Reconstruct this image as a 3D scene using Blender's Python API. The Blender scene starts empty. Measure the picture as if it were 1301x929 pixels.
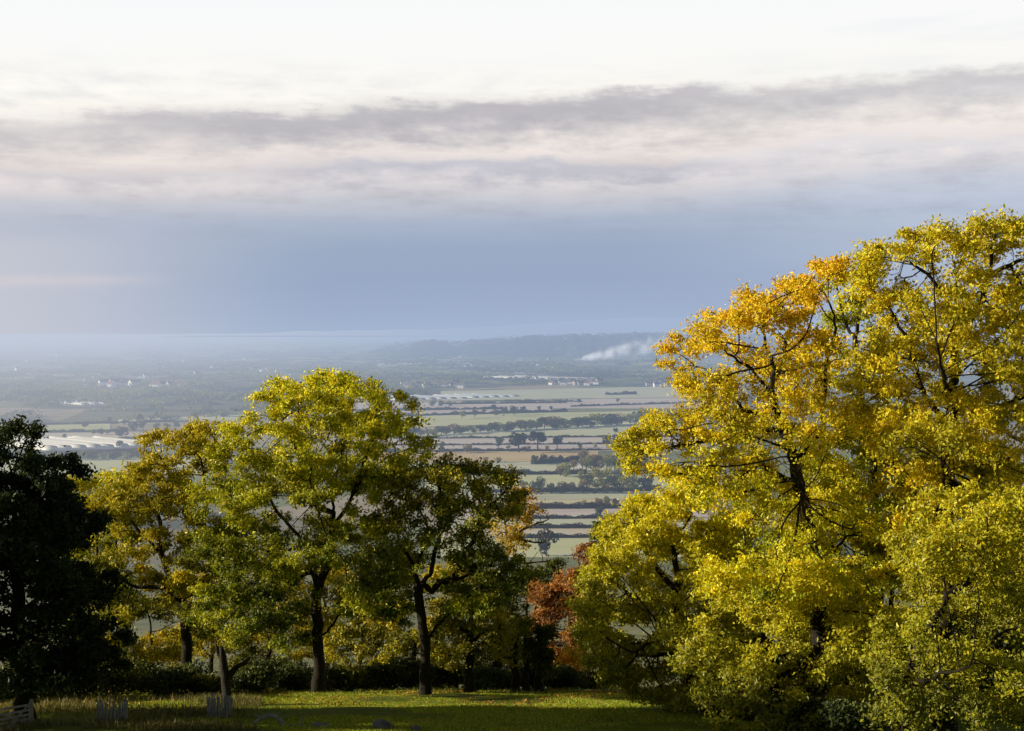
import bpy, math, random
import numpy as np
from mathutils import Vector

R = np.random.default_rng(11)
random.seed(11)
C = bpy.context.scene.collection
scene = bpy.context.scene
rad = math.radians

# ------------------------------------------------------------------ camera geometry
W, H, F, HOR = 1301.0, 929.0, 2002.0, 418.0
PITCH = math.atan((H / 2 - HOR) / F)
cp, sp = math.cos(PITCH), math.sin(PITCH)
PLAIN = -110.0
PROF = np.array([(-400, 30), (-100, 7), (0, -1.8), (30, -9), (54, -14.4), (60, -15.6), (70, -17.0), (80, -18.6),
                 (90, -20.6), (110, -25.5), (200, -47), (400, -82), (600, -105), (720, -110), (90000, -110)], float)


def zg(x, y):
    return np.interp(y, PROF[:, 0], PROF[:, 1])


def ray(px, py):
    r, u = (px - W / 2) / F, (H / 2 - py) / F
    d = np.array([r, cp + u * sp, -sp + u * cp])
    return d / d[1]


def at(px, py, d):
    """the point seen at that place of the photograph, d metres ahead"""
    return ray(px, py) * d


def onplain(px, py, z=PLAIN):
    r = ray(px, py)
    return r * (z / r[2])


def foot(px, d):
    p = at(px, 500, d)
    return np.array([p[0], d, float(zg(p[0], d))])


def lin(c):
    a = np.asarray(c, float) / 255.0
    return np.where(a <= 0.04045, a / 12.92, ((a + 0.055) / 1.055) ** 2.4)


# ------------------------------------------------------------------ light direction
SUN_EL, SUN_AZ = rad(15.0), rad(-93.0)          # azimuth clockwise from the view direction
SUN = Vector((math.sin(SUN_AZ) * math.cos(SUN_EL), math.cos(SUN_AZ) * math.cos(SUN_EL), math.sin(SUN_EL)))

# ------------------------------------------------------------------ haze, painted into far surfaces by place
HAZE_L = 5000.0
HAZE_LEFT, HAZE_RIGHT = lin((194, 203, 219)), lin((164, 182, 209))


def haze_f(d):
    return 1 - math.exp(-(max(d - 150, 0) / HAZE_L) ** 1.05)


# ------------------------------------------------------------------ node helper
class NT:
    def __init__(self, tree):
        self.t, self.n, self.l = tree, tree.nodes, tree.links

    def node(self, typ, **kw):
        x = self.n.new(typ)
        for k, v in kw.items():
            setattr(x, k, v)
        return x

    def put(self, sock, v):
        if hasattr(v, 'is_output') or isinstance(v, bpy.types.NodeSocket):
            self.l.new(v, sock)
        elif v is not None:
            if hasattr(sock.default_value, '__len__') and not hasattr(v, '__len__'):
                v = (v,) * len(sock.default_value)
            if hasattr(v, '__len__') and len(sock.default_value) == 4 and len(v) == 3:
                v = (*v, 1)
            sock.default_value = v

    def m(self, op, a, b=None, c=None, clamp=False):
        x = self.node('ShaderNodeMath', operation=op, use_clamp=clamp)
        for i, v in enumerate((a, b, c)):
            if v is not None:
                self.put(x.inputs[i], v)
        return x.outputs[0]

    def mix(self, f, a, b, blend='MIX'):
        x = self.node('ShaderNodeMix', data_type='RGBA', blend_type=blend)
        self.put(x.inputs[0], f)
        self.put(x.inputs[6], a)
        self.put(x.inputs[7], b)
        return x.outputs[2]

    def xyz(self, a, b, c):
        x = self.node('ShaderNodeCombineXYZ')
        for i, v in enumerate((a, b, c)):
            self.put(x.inputs[i], v)
        return x.outputs[0]

    def sep(self, v):
        x = self.node('ShaderNodeSeparateXYZ')
        self.put(x.inputs[0], v)
        return x.outputs

    def noise(self, vec, scale, detail=4, rough=0.55, dist=0.0):
        x = self.node('ShaderNodeTexNoise')
        if vec is not None:
            self.put(x.inputs['Vector'], vec)
        x.inputs['Scale'].default_value = scale
        x.inputs['Detail'].default_value = detail
        x.inputs['Roughness'].default_value = rough
        x.inputs['Distortion'].default_value = dist
        return x.outputs[0]

    def ramp(self, f, stops, interp='LINEAR'):
        x = self.node('ShaderNodeValToRGB')
        cr = x.color_ramp
        cr.interpolation = interp
        while len(cr.elements) < len(stops):
            cr.elements.new(0.5)
        for e, (p, c) in zip(cr.elements, stops):
            e.position = p
            e.color = (*[float(q) for q in c], 1)
        self.put(x.inputs[0], f)
        return x.outputs[0]

    def smooth(self, v, a, b):
        x = self.node('ShaderNodeMapRange', interpolation_type='SMOOTHSTEP')
        self.put(x.inputs[0], v)
        x.inputs[1].default_value, x.inputs[2].default_value = a, b
        return x.outputs[0]


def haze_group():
    g = bpy.data.node_groups.new('painted_haze', 'ShaderNodeTree')
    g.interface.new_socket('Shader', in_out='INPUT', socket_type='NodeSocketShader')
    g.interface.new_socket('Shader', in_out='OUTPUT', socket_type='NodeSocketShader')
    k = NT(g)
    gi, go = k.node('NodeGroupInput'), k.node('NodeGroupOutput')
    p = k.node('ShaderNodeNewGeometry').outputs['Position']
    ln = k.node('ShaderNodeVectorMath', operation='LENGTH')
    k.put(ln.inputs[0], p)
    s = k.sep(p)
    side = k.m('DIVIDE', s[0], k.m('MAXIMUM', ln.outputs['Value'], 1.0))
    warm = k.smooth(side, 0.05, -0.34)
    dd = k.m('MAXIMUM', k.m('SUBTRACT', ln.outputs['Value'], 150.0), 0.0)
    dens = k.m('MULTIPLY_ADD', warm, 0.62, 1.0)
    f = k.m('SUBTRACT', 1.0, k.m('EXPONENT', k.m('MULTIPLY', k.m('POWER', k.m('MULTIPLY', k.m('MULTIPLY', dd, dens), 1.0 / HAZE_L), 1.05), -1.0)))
    em = k.node('ShaderNodeEmission')  # surfaces glow in the haze colour, more so with distance
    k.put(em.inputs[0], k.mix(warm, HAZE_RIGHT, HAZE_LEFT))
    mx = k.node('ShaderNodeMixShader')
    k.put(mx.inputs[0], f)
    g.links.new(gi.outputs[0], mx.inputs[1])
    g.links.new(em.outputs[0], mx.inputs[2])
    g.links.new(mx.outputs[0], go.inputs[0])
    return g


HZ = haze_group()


def mat(name):
    m = bpy.data.materials.new(name)
    m.use_nodes = True
    m.node_tree.nodes.clear()
    k = NT(m.node_tree)
    return m, k


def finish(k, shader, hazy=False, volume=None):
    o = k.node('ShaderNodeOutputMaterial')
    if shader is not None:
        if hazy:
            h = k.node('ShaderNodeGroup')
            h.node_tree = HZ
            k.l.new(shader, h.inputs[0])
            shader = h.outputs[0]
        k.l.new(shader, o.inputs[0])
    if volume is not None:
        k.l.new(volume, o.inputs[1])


def bump(k, h, strength, dist):
    b = k.node('ShaderNodeBump')
    b.inputs['Strength'].default_value = strength
    b.inputs['Distance'].default_value = dist
    k.put(b.inputs['Height'], h)
    return b.outputs[0]


def leaf_mat(name, hazy=False, trans=0.27, gain=1.0):
    m, k = mat(name)
    a = k.node('ShaderNodeAttribute', attribute_name='tint').outputs['Color']
    if gain != 1.0:
        a = k.mix(1.0, a, (gain, gain, gain), 'MULTIPLY')
    d = k.node('ShaderNodeBsdfDiffuse')
    k.put(d.inputs[0], a)
    t = k.node('ShaderNodeBsdfTranslucent')
    k.put(t.inputs[0], k.mix(1.0, a, (1.35, 1.2, 0.6), 'MULTIPLY'))
    mx = k.node('ShaderNodeMixShader')
    mx.inputs[0].default_value = trans
    k.l.new(d.outputs[0], mx.inputs[1])
    k.l.new(t.outputs[0], mx.inputs[2])
    sh = mx.outputs[0]
    if not hazy:
        g = k.node('ShaderNodeBsdfGlossy')
        g.inputs['Roughness'].default_value = 0.42
        g.inputs[0].default_value = (0.9, 0.9, 0.85, 1)
        m2 = k.node('ShaderNodeMixShader')
        m2.inputs[0].default_value = 0.025
        k.l.new(sh, m2.inputs[1])
        k.l.new(g.outputs[0], m2.inputs[2])
        sh = m2.outputs[0]
    finish(k, sh, hazy)
    return m


def plain_mat(name, c1, c2, scale=3.0, rough=0.85, hazy=False, bstr=0.4, bdist=0.02, stretch=(1, 1, 1), detail=6):
    m, k = mat(name)
    co = k.node('ShaderNodeNewGeometry').outputs['Position']
    mp = k.node('ShaderNodeMapping')
    k.put(mp.inputs[0], co)
    mp.inputs['Scale'].default_value = stretch
    n = k.noise(mp.outputs[0], scale, detail, 0.6)
    c = k.ramp(n, [(0.3, c1), (0.7, c2)])
    b = k.node('ShaderNodeBsdfPrincipled')
    k.put(b.inputs['Base Color'], c)
    b.inputs['Roughness'].default_value = rough
    b.inputs['Specular IOR Level'].default_value = 0.25
    if bstr:
        k.l.new(bump(k, n, bstr, bdist), b.inputs['Normal'])
    finish(k, b.outputs[0], hazy)
    return m


M = {}
M['leaf'] = leaf_mat('leaf', gain=2.1)
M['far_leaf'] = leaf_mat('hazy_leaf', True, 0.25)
M['bark'] = plain_mat('bark', (0.010, 0.008, 0.006), (0.034, 0.027, 0.02), 9.0, stretch=(1, 1, 0.25), bstr=0.9, bdist=0.05)
M['pale_bark'] = plain_mat('weathered_bark', (0.07, 0.06, 0.052), (0.26, 0.235, 0.21), 9.0, stretch=(1, 1, 0.3), bstr=0.9, bdist=0.04)
M['bleached_wood'] = plain_mat('bleached_wood', (0.22, 0.20, 0.18), (0.56, 0.53, 0.49), 8.0, stretch=(0.3, 1, 1), bstr=0.9, bdist=0.04)
M['dead_bark'] = plain_mat('dead_bark', (0.014, 0.013, 0.012), (0.06, 0.056, 0.052), 7.0, stretch=(1, 1, 0.25), bstr=1.0, bdist=0.06)
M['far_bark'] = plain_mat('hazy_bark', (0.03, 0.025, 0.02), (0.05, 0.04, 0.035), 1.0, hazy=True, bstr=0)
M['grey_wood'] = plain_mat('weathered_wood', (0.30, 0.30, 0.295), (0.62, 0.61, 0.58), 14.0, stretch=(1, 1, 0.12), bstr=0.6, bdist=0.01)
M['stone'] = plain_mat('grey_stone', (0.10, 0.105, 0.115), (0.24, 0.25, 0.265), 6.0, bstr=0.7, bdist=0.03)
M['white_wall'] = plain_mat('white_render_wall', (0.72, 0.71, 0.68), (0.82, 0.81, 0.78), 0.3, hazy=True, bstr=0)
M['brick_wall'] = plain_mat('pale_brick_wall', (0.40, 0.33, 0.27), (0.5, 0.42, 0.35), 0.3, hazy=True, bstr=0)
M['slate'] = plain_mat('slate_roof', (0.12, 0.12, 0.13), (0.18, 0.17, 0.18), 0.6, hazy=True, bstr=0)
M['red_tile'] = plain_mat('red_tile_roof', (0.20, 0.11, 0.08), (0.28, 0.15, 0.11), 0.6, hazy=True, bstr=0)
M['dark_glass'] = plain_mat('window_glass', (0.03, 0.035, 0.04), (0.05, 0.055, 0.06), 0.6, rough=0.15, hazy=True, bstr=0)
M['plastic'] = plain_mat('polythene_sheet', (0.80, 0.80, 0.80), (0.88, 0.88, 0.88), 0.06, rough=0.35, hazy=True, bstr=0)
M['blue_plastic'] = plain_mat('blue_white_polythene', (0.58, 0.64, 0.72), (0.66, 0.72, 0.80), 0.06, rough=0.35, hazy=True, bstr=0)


# ------------------------------------------------------------------ objects
def tag(o, label=None, cat=None, group=None, kind=None):
    for k_, v in (('label', label), ('category', cat), ('group', group), ('kind', kind)):
        if v:
            o[k_] = v
    return o


def make_mesh(name, V, Fc, mats, idx=None, tint=None, smooth=False):
    """V: n x 3, Fc: list of (m x k) index arrays"""
    V = np.ascontiguousarray(V, np.float32)
    if isinstance(Fc, np.ndarray):
        Fc = [Fc]
    Fc = [f for f in Fc if len(f)]
    me = bpy.data.meshes.new(name)
    me.vertices.add(len(V))
    me.vertices.foreach_set('co', V.ravel())
    loops = np.concatenate([f.ravel() for f in Fc]).astype(np.int32)
    tot = np.concatenate([np.full(len(f), f.shape[1]) for f in Fc]).astype(np.int32)
    start = np.concatenate([[0], np.cumsum(tot)[:-1]]).astype(np.int32)
    me.loops.add(len(loops))
    me.loops.foreach_set('vertex_index', loops)
    me.polygons.add(len(tot))
    me.polygons.foreach_set('loop_start', start)
    me.polygons.foreach_set('loop_total', tot)
    for m in mats:
        me.materials.append(m)
    if idx is not None:
        me.polygons.foreach_set('material_index', np.asarray(idx, np.int32))
    me.polygons.foreach_set('use_smooth', np.full(len(tot), bool(smooth)))
    if tint is not None:
        a = me.attributes.new('tint', 'FLOAT_COLOR', 'POINT')
        t4 = np.ones((len(V), 4), np.float32)
        t4[:, :3] = tint
        a.data.foreach_set('color', t4.ravel())
    me.update(calc_edges=True)
    me.validate()
    return me


def link(name, me, parent=None, loc=(0, 0, 0)):
    o = bpy.data.objects.new(name, me)
    C.objects.link(o)
    o.location = [float(v) for v in loc]
    if parent:
        o.parent = parent
    return o


def empty(name, loc):
    o = bpy.data.objects.new(name, None)
    o.empty_display_size = 0.5
    C.objects.link(o)
    o.location = [float(v) for v in loc]
    return o


class Box:
    """collects boxes, tubes and prisms into one mesh"""

    def __init__(self):
        self.v, self.f, self.n = [], [], 0

    def add(self, v, f):
        self.v.append(np.asarray(v, float))
        self.f += [[i + self.n for i in q] for q in f]
        self.n += len(v)

    def box(self, c, s, rot=0.0):
        c, s = np.asarray(c, float), np.asarray(s, float) / 2
        q = np.array([(x, y, z) for z in (-1, 1) for x, y in ((-1, -1), (1, -1), (1, 1), (-1, 1))], float) * s
        cr, sr = math.cos(rot), math.sin(rot)
        q = np.stack([q[:, 0] * cr - q[:, 1] * sr, q[:, 0] * sr + q[:, 1] * cr, q[:, 2]], 1)
        self.add(q + c, [(3, 2, 1, 0), (4, 5, 6, 7), (0, 1, 5, 4), (1, 2, 6, 5), (2, 3, 7, 6), (3, 0, 4, 7)])

    def bar(self, a, b, w, h):
        """a bar of section w x h from a to b"""
        a, b = np.asarray(a, float), np.asarray(b, float)
        d = b - a
        d /= np.linalg.norm(d)
        up = np.array([0, 0, 1.0]) if abs(d[2]) < 0.9 else np.array([0, 1.0, 0])
        s = np.cross(d, up)
        s /= np.linalg.norm(s)
        u = np.cross(s, d)
        q = [p + i * s * w / 2 + j * u * h / 2 for p in (a, b) for i, j in ((-1, -1), (1, -1), (1, 1), (-1, 1))]
        self.add(q, [(3, 2, 1, 0), (4, 5, 6, 7), (0, 1, 5, 4), (1, 2, 6, 5), (2, 3, 7, 6), (3, 0, 4, 7)])

    def tube(self, pts, radii, n=8, wob=0.0):
        pts = np.asarray(pts, float)
        rings = []
        for i, p in enumerate(pts):
            d = pts[min(i + 1, len(pts) - 1)] - pts[max(i - 1, 0)]
            d /= np.linalg.norm(d)
            ref = np.array([0, 1.0, 0]) if abs(d[1]) < 0.9 else np.array([1.0, 0, 0])
            u = np.cross(d, ref)
            u /= np.linalg.norm(u)
            w = np.cross(d, u)
            a = np.arange(n) * 2 * math.pi / n
            rr = radii[i] * (1 + wob * R.uniform(-1, 1, n))
            rings.append(p + np.outer(np.cos(a) * rr, u) + np.outer(np.sin(a) * rr, w))
        f = []
        for i in range(len(pts) - 1):
            for j in range(n):
                f.append((i * n + j, i * n + (j + 1) % n, (i + 1) * n + (j + 1) % n, (i + 1) * n + j))
        f.append(tuple(range(n))[::-1])
        f.append(tuple((len(pts) - 1) * n + j for j in range(n)))
        self.add(np.concatenate(rings), f)

    def build(self, name, m, parent=None, loc=(0, 0, 0), smooth=False):
        me = bpy.data.meshes.new(name)
        me.from_pydata([tuple(map(float, p)) for p in np.concatenate(self.v)], [], [tuple(q) for q in self.f])
        me.materials.append(m)
        me.polygons.foreach_set('use_smooth', [smooth] * len(me.polygons))
        me.update()
        return link(name, me, parent, loc)


# ------------------------------------------------------------------ leaves and branches
def unit(v):
    return v / np.maximum(np.linalg.norm(v, axis=-1, keepdims=True), 1e-9)


def leaf_quads(cent, size, tint, up=0.1, aspect=0.5, rng=R):
    """one folded pointed leaf at each centre"""
    n = len(cent)
    nr = unit(rng.normal(size=(n, 3)) + np.array([-0.95, -0.36, 0.45 + up]))      # leaves turn to the light
    ax = unit(np.cross(nr, unit(rng.normal(size=(n, 3)))))
    sd = np.cross(nr, ax)
    L = (size * rng.uniform(0.5, 1.5, n))[:, None]
    fold = nr * L * 0.12
    V = np.empty((n, 4, 3))
    V[:, 0] = cent - ax * L * 0.5
    V[:, 1] = cent + sd * L * aspect * 0.5 + fold
    V[:, 2] = cent + ax * L * 0.5
    V[:, 3] = cent - sd * L * aspect * 0.5 + fold
    Fq = np.arange(n * 4).reshape(n, 4)
    return V.reshape(-1, 3), Fq, np.repeat(tint, 4, axis=0)


def pick(pal, n, rng=R, clump=None):
    pal = np.asarray(pal, float)
    if clump is None:
        t = rng.uniform(0, len(pal) - 1, n)
    else:
        t = np.clip(clump * (len(pal) - 1) + rng.normal(0, 0.35, n), 0, len(pal) - 1)
    i = np.minimum(t.astype(int), len(pal) - 2) if len(pal) > 1 else np.zeros(n, int)
    f = (t - i)[:, None]
    c = pal[i] * (1 - f) + pal[np.minimum(i + 1, len(pal) - 1)] * f
    return np.clip(c * rng.uniform(0.72, 1.28, (n, 1)) * rng.uniform(0.92, 1.08, (n, 3)), 0.002, 0.8)


def colonize(pos, par, A, step, kill, iters, rng):
    cap = 16000
    P = np.zeros((cap, 3))
    P[:len(pos)] = pos
    par = list(par)
    n = len(pos)
    kids = np.zeros(cap, int)
    d2 = ((A[:, None] - P[None, :n]) ** 2).sum(2)
    near = d2.argmin(1)
    nd = d2[np.arange(len(A)), near]
    alive = np.ones(len(A), bool)
    for it in range(iters):
        ok = alive & (kids[near] < 4)
        if not ok.any() or n > cap - 1200:
            break
        v = unit(A[ok] - P[near[ok]])
        acc = np.zeros((n, 3))
        np.add.at(acc, near[ok], v)
        src = np.unique(near[ok])
        dr = unit(acc[src] + rng.normal(0, 0.28, (len(src), 3)) + np.array([0, 0, 0.08]))
        new = P[src] + dr * step * rng.uniform(0.8, 1.2, (len(src), 1))
        m = len(src)
        P[n:n + m] = new
        par += list(src)
        kids[src] += 1
        ai = np.nonzero(alive)[0]
        dn = ((A[ai][:, None] - new[None]) ** 2).sum(2)
        j = dn.argmin(1)
        dm = dn[np.arange(len(ai)), j]
        b = dm < nd[ai]
        nd[ai[b]] = dm[b]
        near[ai[b]] = n + j[b]
        n += m
        alive &= nd > kill * kill
    return P[:n].copy(), np.array(par)


def skeleton_mesh(P, par, r, rmin=0.0):
    n = len(P)
    d = np.zeros((n, 3))
    has = par >= 0
    d[has] = P[has] - P[par[has]]
    d = unit(d)
    main = np.full(n, -1)
    best = np.zeros(n)
    for i in range(n):
        p = par[i]
        if p >= 0 and r[i] > best[p]:
            best[p] = r[i]
            main[p] = i
    nd = d.copy()
    hm = main >= 0
    nd[hm] = unit(d[hm] + d[main[hm]])
    root = par < 0
    nd[root & hm] = d[main[root & hm]]
    V, Fs, off = [], [], 0
    e = np.nonzero(has & (r > rmin))[0]
    for lo, hi, k in ((0, 0.03, 4), (0.03, 0.12, 6), (0.12, 9, 10)):
        s = e[(r[e] >= lo) & (r[e] < hi)]
        if not len(s):
            continue
        p = par[s]
        ism = main[p] == s
        r0 = np.where(ism, r[p], np.minimum(r[s] * 1.25, r[p]))
        d0 = np.where(ism[:, None], nd[p], d[s])
        ang = np.arange(k) * 2 * math.pi / k

        def ring(c, dd, rr):
            ref = np.where((np.abs(dd[:, 1]) < 0.85)[:, None], np.array([0, 1.0, 0]), np.array([1.0, 0, 0]))
            u = unit(np.cross(dd, ref))
            w = np.cross(dd, u)
            return c[:, None] + rr[:, None, None] * (np.cos(ang)[None, :, None] * u[:, None] + np.sin(ang)[None, :, None] * w[:, None])
        a, b = ring(P[p], d0, r0), ring(P[s], nd[s], r[s])
        V.append(np.concatenate([a, b], 1).reshape(-1, 3))
        m = len(s)
        base = off + np.arange(m)[:, None, None] * 2 * k
        j = np.arange(k)
        q = np.stack([j, (j + 1) % k, k + (j + 1) % k, k + j], 1)[None]
        Fs.append((base + q).reshape(-1, 4))
        off += m * 2 * k
    return np.concatenate(V), np.concatenate(Fs)


def in_lobes(lobes, n, rng, shell=0.45):
    w = np.array([(a * b * c) ** (2 / 3) for _, (a, b, c) in lobes])
    k = rng.choice(len(lobes), n, p=w / w.sum())
    v = unit(rng.normal(size=(n, 3))) * (rng.uniform(shell ** 3, 1, n) ** (1 / 3))[:, None]
    return np.array([lobes[i][0] for i in k]) + v * np.array([lobes[i][1] for i in k]), k


def px_lobes(lobes, d, deep=0.75, rng=R):
    """crown lobes given as (px, py, rx, ry), d metres away, doubled in depth so that the crown is round"""
    s = d / F
    cx = np.mean([l[0] for l in lobes])
    hw = max(max(abs(l[0] - cx) + l[2] for l in lobes), 1)
    out = []
    for l in lobes:
        x, y, rx, ry = l[:4]
        p = at(x, y, d)
        half = hw * s * math.sqrt(max(0.05, 1 - (abs(x - cx) / hw) ** 2)) * deep
        rz = max(min(rx * s, half), 0.5 * rx * s)
        ext = half - rz * 0.6
        r3 = np.array([rx * s, rz, ry * s])
        if ext > rz * 0.5:
            for sg in (-1, 1):
                q = p + np.array([rng.normal(0, 0.15) * r3[0], sg * ext, rng.normal(0, 0.1) * r3[2]])
                q = q * (1 + 0.25 * sg * ext / d) if sg < 0 else q
                out.append((q, r3 * rng.uniform(0.8, 1.0)))
            if ext > rz * 1.2:
                out.append((p, r3))
        else:
            out.append((p, r3))
    return out


def tree(name, label, d, base_px, limbs, lobes, pal, n_attr=1700, per=11, leaf=0.20, dense=6.2, clumps=7, trunk_r=0.35, step=0.32, kill=0.5, sig=0.2,
         seed=1, cat='tree', group=None, bark='bark', high=None, deep=0.75, up=0.06, tipn=5, bare=None, sink=0.25, gapf=0.0, shell=0.45):
    """limbs: lists of (px, py[, metres nearer or farther]); the first one starts at the foot of the trunk"""
    rng = np.random.default_rng(seed)
    b = foot(base_px, d)
    pos, par = [b - np.array([0, 0, sink])], [-1]

    def walk(start, pts):
        cur = start
        for p in pts:
            tgt = at(p[0], p[1], d + (p[2] if len(p) > 2 else 0))
            while True:
                v = tgt - pos[cur]
                L = np.linalg.norm(v)
                if L < step * 0.6:
                    break
                nx = pos[cur] + v / L * min(step, L) + rng.normal(0, 0.035, 3)
                pos.append(nx)
                par.append(cur)
                cur = len(pos) - 1
                if L <= step:
                    break
        return cur
    for li, pts in enumerate(limbs):
        if li == 0:
            walk(0, pts)
        else:
            s = at(pts[0][0], pts[0][1], d + (pts[0][2] if len(pts[0]) > 2 else 0))
            k = int(np.argmin([np.linalg.norm(q - s) for q in pos]))
            walk(k, pts)
    n_attr = int(n_attr * 1.25)
    trunk_r = trunk_r * 0.85
    L3 = px_lobes(lobes, d, deep, rng)
    sub = []
    for c_, r_ in L3:
        for q_ in range(clumps):
            v_ = unit(rng.normal(size=3) + np.array([0, 0, 0.25])) * rng.uniform(0.45, 0.92)
            f_ = rng.uniform(0.30, 0.48)
            sub.append((c_ + v_ * r_, r_ * f_ * np.array([1.15, 1.15, 0.7])))
    A, lk = in_lobes(sub, n_attr, rng, 0.0)
    A = A[A[:, 2] > b[2] + 0.4]
    P, par = colonize(np.array(pos), np.array(par), A, step, kill, 110, rng)
    n = len(P)
    e = 2.35
    acc = np.zeros(n)
    cnt = np.ones(n)
    r0 = 0.011
    rr = np.zeros(n)
    for i in range(n - 1, -1, -1):
        rr[i] = max(acc[i], r0 ** e)
        p = par[i]
        if p >= 0:
            acc[p] += rr[i]
            cnt[p] += cnt[i]
    r = rr ** (1 / e)
    r = np.maximum(r0, trunk_r * (r / r[0]) ** 1.22)
    up_h = P[:, 2] - b[2]
    flare = 1 + 0.5 * np.exp(-up_h / 0.6) * (r > trunk_r * 0.6)
    r = r * flare
    root = empty(name, b)
    tag(root, label, cat, group)
    V, Fq = skeleton_mesh(P, par, r)
    link('trunk', make_mesh('trunk', V - b, Fq, [M[bark]], smooth=True), root)
    tips = np.nonzero(cnt <= tipn)[0]
    if bare is not None:
        q = P[tips]
        keep = np.ones(len(tips), bool)
        for x, y, rx, ry in bare:
            c = at(x, y, d)
            s = d / F
            keep &= (((q[:, 0] - c[0]) / (rx * s)) ** 2 + ((q[:, 2] - c[2]) / (ry * s)) ** 2) > 1
        tips = tips[keep]
    if gapf:
        ph = rng.uniform(0, 6, 3)
        w = np.sin(P[tips] * 1.9 + ph).sum(1) + rng.normal(0, 0.5, len(tips))
        tips = tips[w > np.quantile(w, gapf)]
    per = int(round(per * dense))
    leaf = leaf * 0.84
    sig = sig * 1.1
    
    spray = rng.gamma(2.2, 1 / 2.2, len(tips)) * np.where(cnt[tips] <= 2, 1.5, 0.55)
    num = np.maximum(0, np.round(per * spray)).astype(int)
    cen = np.repeat(P[tips], num, axis=0)
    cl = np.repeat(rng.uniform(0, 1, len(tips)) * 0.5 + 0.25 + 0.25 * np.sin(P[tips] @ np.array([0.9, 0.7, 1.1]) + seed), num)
    off = rng.normal(0, 1, (len(cen), 3)) * np.array([1.1, 1.1, 0.75]) * sig * np.repeat(rng.uniform(0.6, 1.15, len(tips)), num)[:, None]
    cen = cen + off
    ok = cen[:, 2] > b[2] + 0.05
    cen, cl = cen[ok], cl[ok]
    tint = pick(pal, len(cen), rng, np.clip(cl, 0, 1))
    if high is not None:  # higher leaves change colour: autumn tone, and painted sunlight on some crowns
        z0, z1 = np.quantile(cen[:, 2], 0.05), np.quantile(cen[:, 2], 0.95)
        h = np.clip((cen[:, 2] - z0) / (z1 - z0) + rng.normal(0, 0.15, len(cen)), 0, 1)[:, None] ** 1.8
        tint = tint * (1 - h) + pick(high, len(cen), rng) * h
    V, Fq, T = leaf_quads(cen, leaf, tint, up, rng=rng)
    link('crown', make_mesh('crown', V - b, Fq, [M['leaf']], tint=T), root)
    return root


def bush_cloud(lobes, n, size, pal, rng, zmin=-1e9, up=0.1, shell=0.55):
    c, k = in_lobes(lobes, n, rng, shell)
    c = c + rng.normal(0, 0.35, c.shape) * size
    ok = c[:, 2] > zmin
    c = c[ok]
    cl = np.clip(0.5 + 0.45 * np.sin(c @ np.array([1.3, 0.9, 1.7]) / max(size * 4, 0.5)) + rng.normal(0, 0.15, len(c)), 0, 1)
    return leaf_quads(c, size, pick(pal, len(c), rng, cl), up, 0.6, rng)


# palettes (leaf colours before the gain)
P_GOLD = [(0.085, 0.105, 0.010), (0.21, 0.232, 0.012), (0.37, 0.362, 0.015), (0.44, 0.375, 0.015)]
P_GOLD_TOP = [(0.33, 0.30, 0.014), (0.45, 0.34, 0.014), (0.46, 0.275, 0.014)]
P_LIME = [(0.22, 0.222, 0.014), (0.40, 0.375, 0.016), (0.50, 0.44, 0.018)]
P_LIME_LOW = [(0.065, 0.074, 0.011), (0.14, 0.15, 0.014), (0.28, 0.27, 0.016)]  # darker lower leaves, shade put into the colour
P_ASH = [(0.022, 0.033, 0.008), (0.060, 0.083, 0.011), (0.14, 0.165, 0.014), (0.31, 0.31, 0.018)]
P_ASH_TOP = [(0.134, 0.173, 0.018), (0.360, 0.367, 0.022), (0.560, 0.466, 0.023)]  # sunlit highlights painted into the upper leaves
P_OAK = [(0.030, 0.040, 0.010), (0.080, 0.093, 0.012), (0.20, 0.19, 0.015), (0.40, 0.33, 0.017)]
P_SHADE = [(0.018, 0.024, 0.008), (0.039, 0.046, 0.010), (0.083, 0.086, 0.013)]  # leaves darkened to carry the shade in their colour
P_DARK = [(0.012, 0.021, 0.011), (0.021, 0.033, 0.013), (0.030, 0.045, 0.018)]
P_COPPER = [(0.105, 0.050, 0.018), (0.21, 0.102, 0.032), (0.28, 0.145, 0.042)]
P_BACK = [(0.068, 0.076, 0.014), (0.162, 0.155, 0.016), (0.338, 0.290, 0.019)]
P_SCRUB = [(0.02, 0.032, 0.012), (0.04, 0.055, 0.018), (0.07, 0.085, 0.025)]

# ================================================================== SKY, SUN, CAMERA
world = bpy.data.worlds.new('World')
scene.world = world
world.use_nodes = True
world.node_tree.nodes.clear()
k = NT(world.node_tree)
tc = k.node('ShaderNodeTexCoord').outputs['Generated']
s = k.sep(tc)
az = k.m('ARCTAN2', s[0], s[1])
hyp = k.m('SQRT', k.m('ADD', k.m('MULTIPLY', s[0], s[0]), k.m('MULTIPLY', s[1], s[1])))
el = k.m('ARCTAN2', s[2], hyp)
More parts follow.
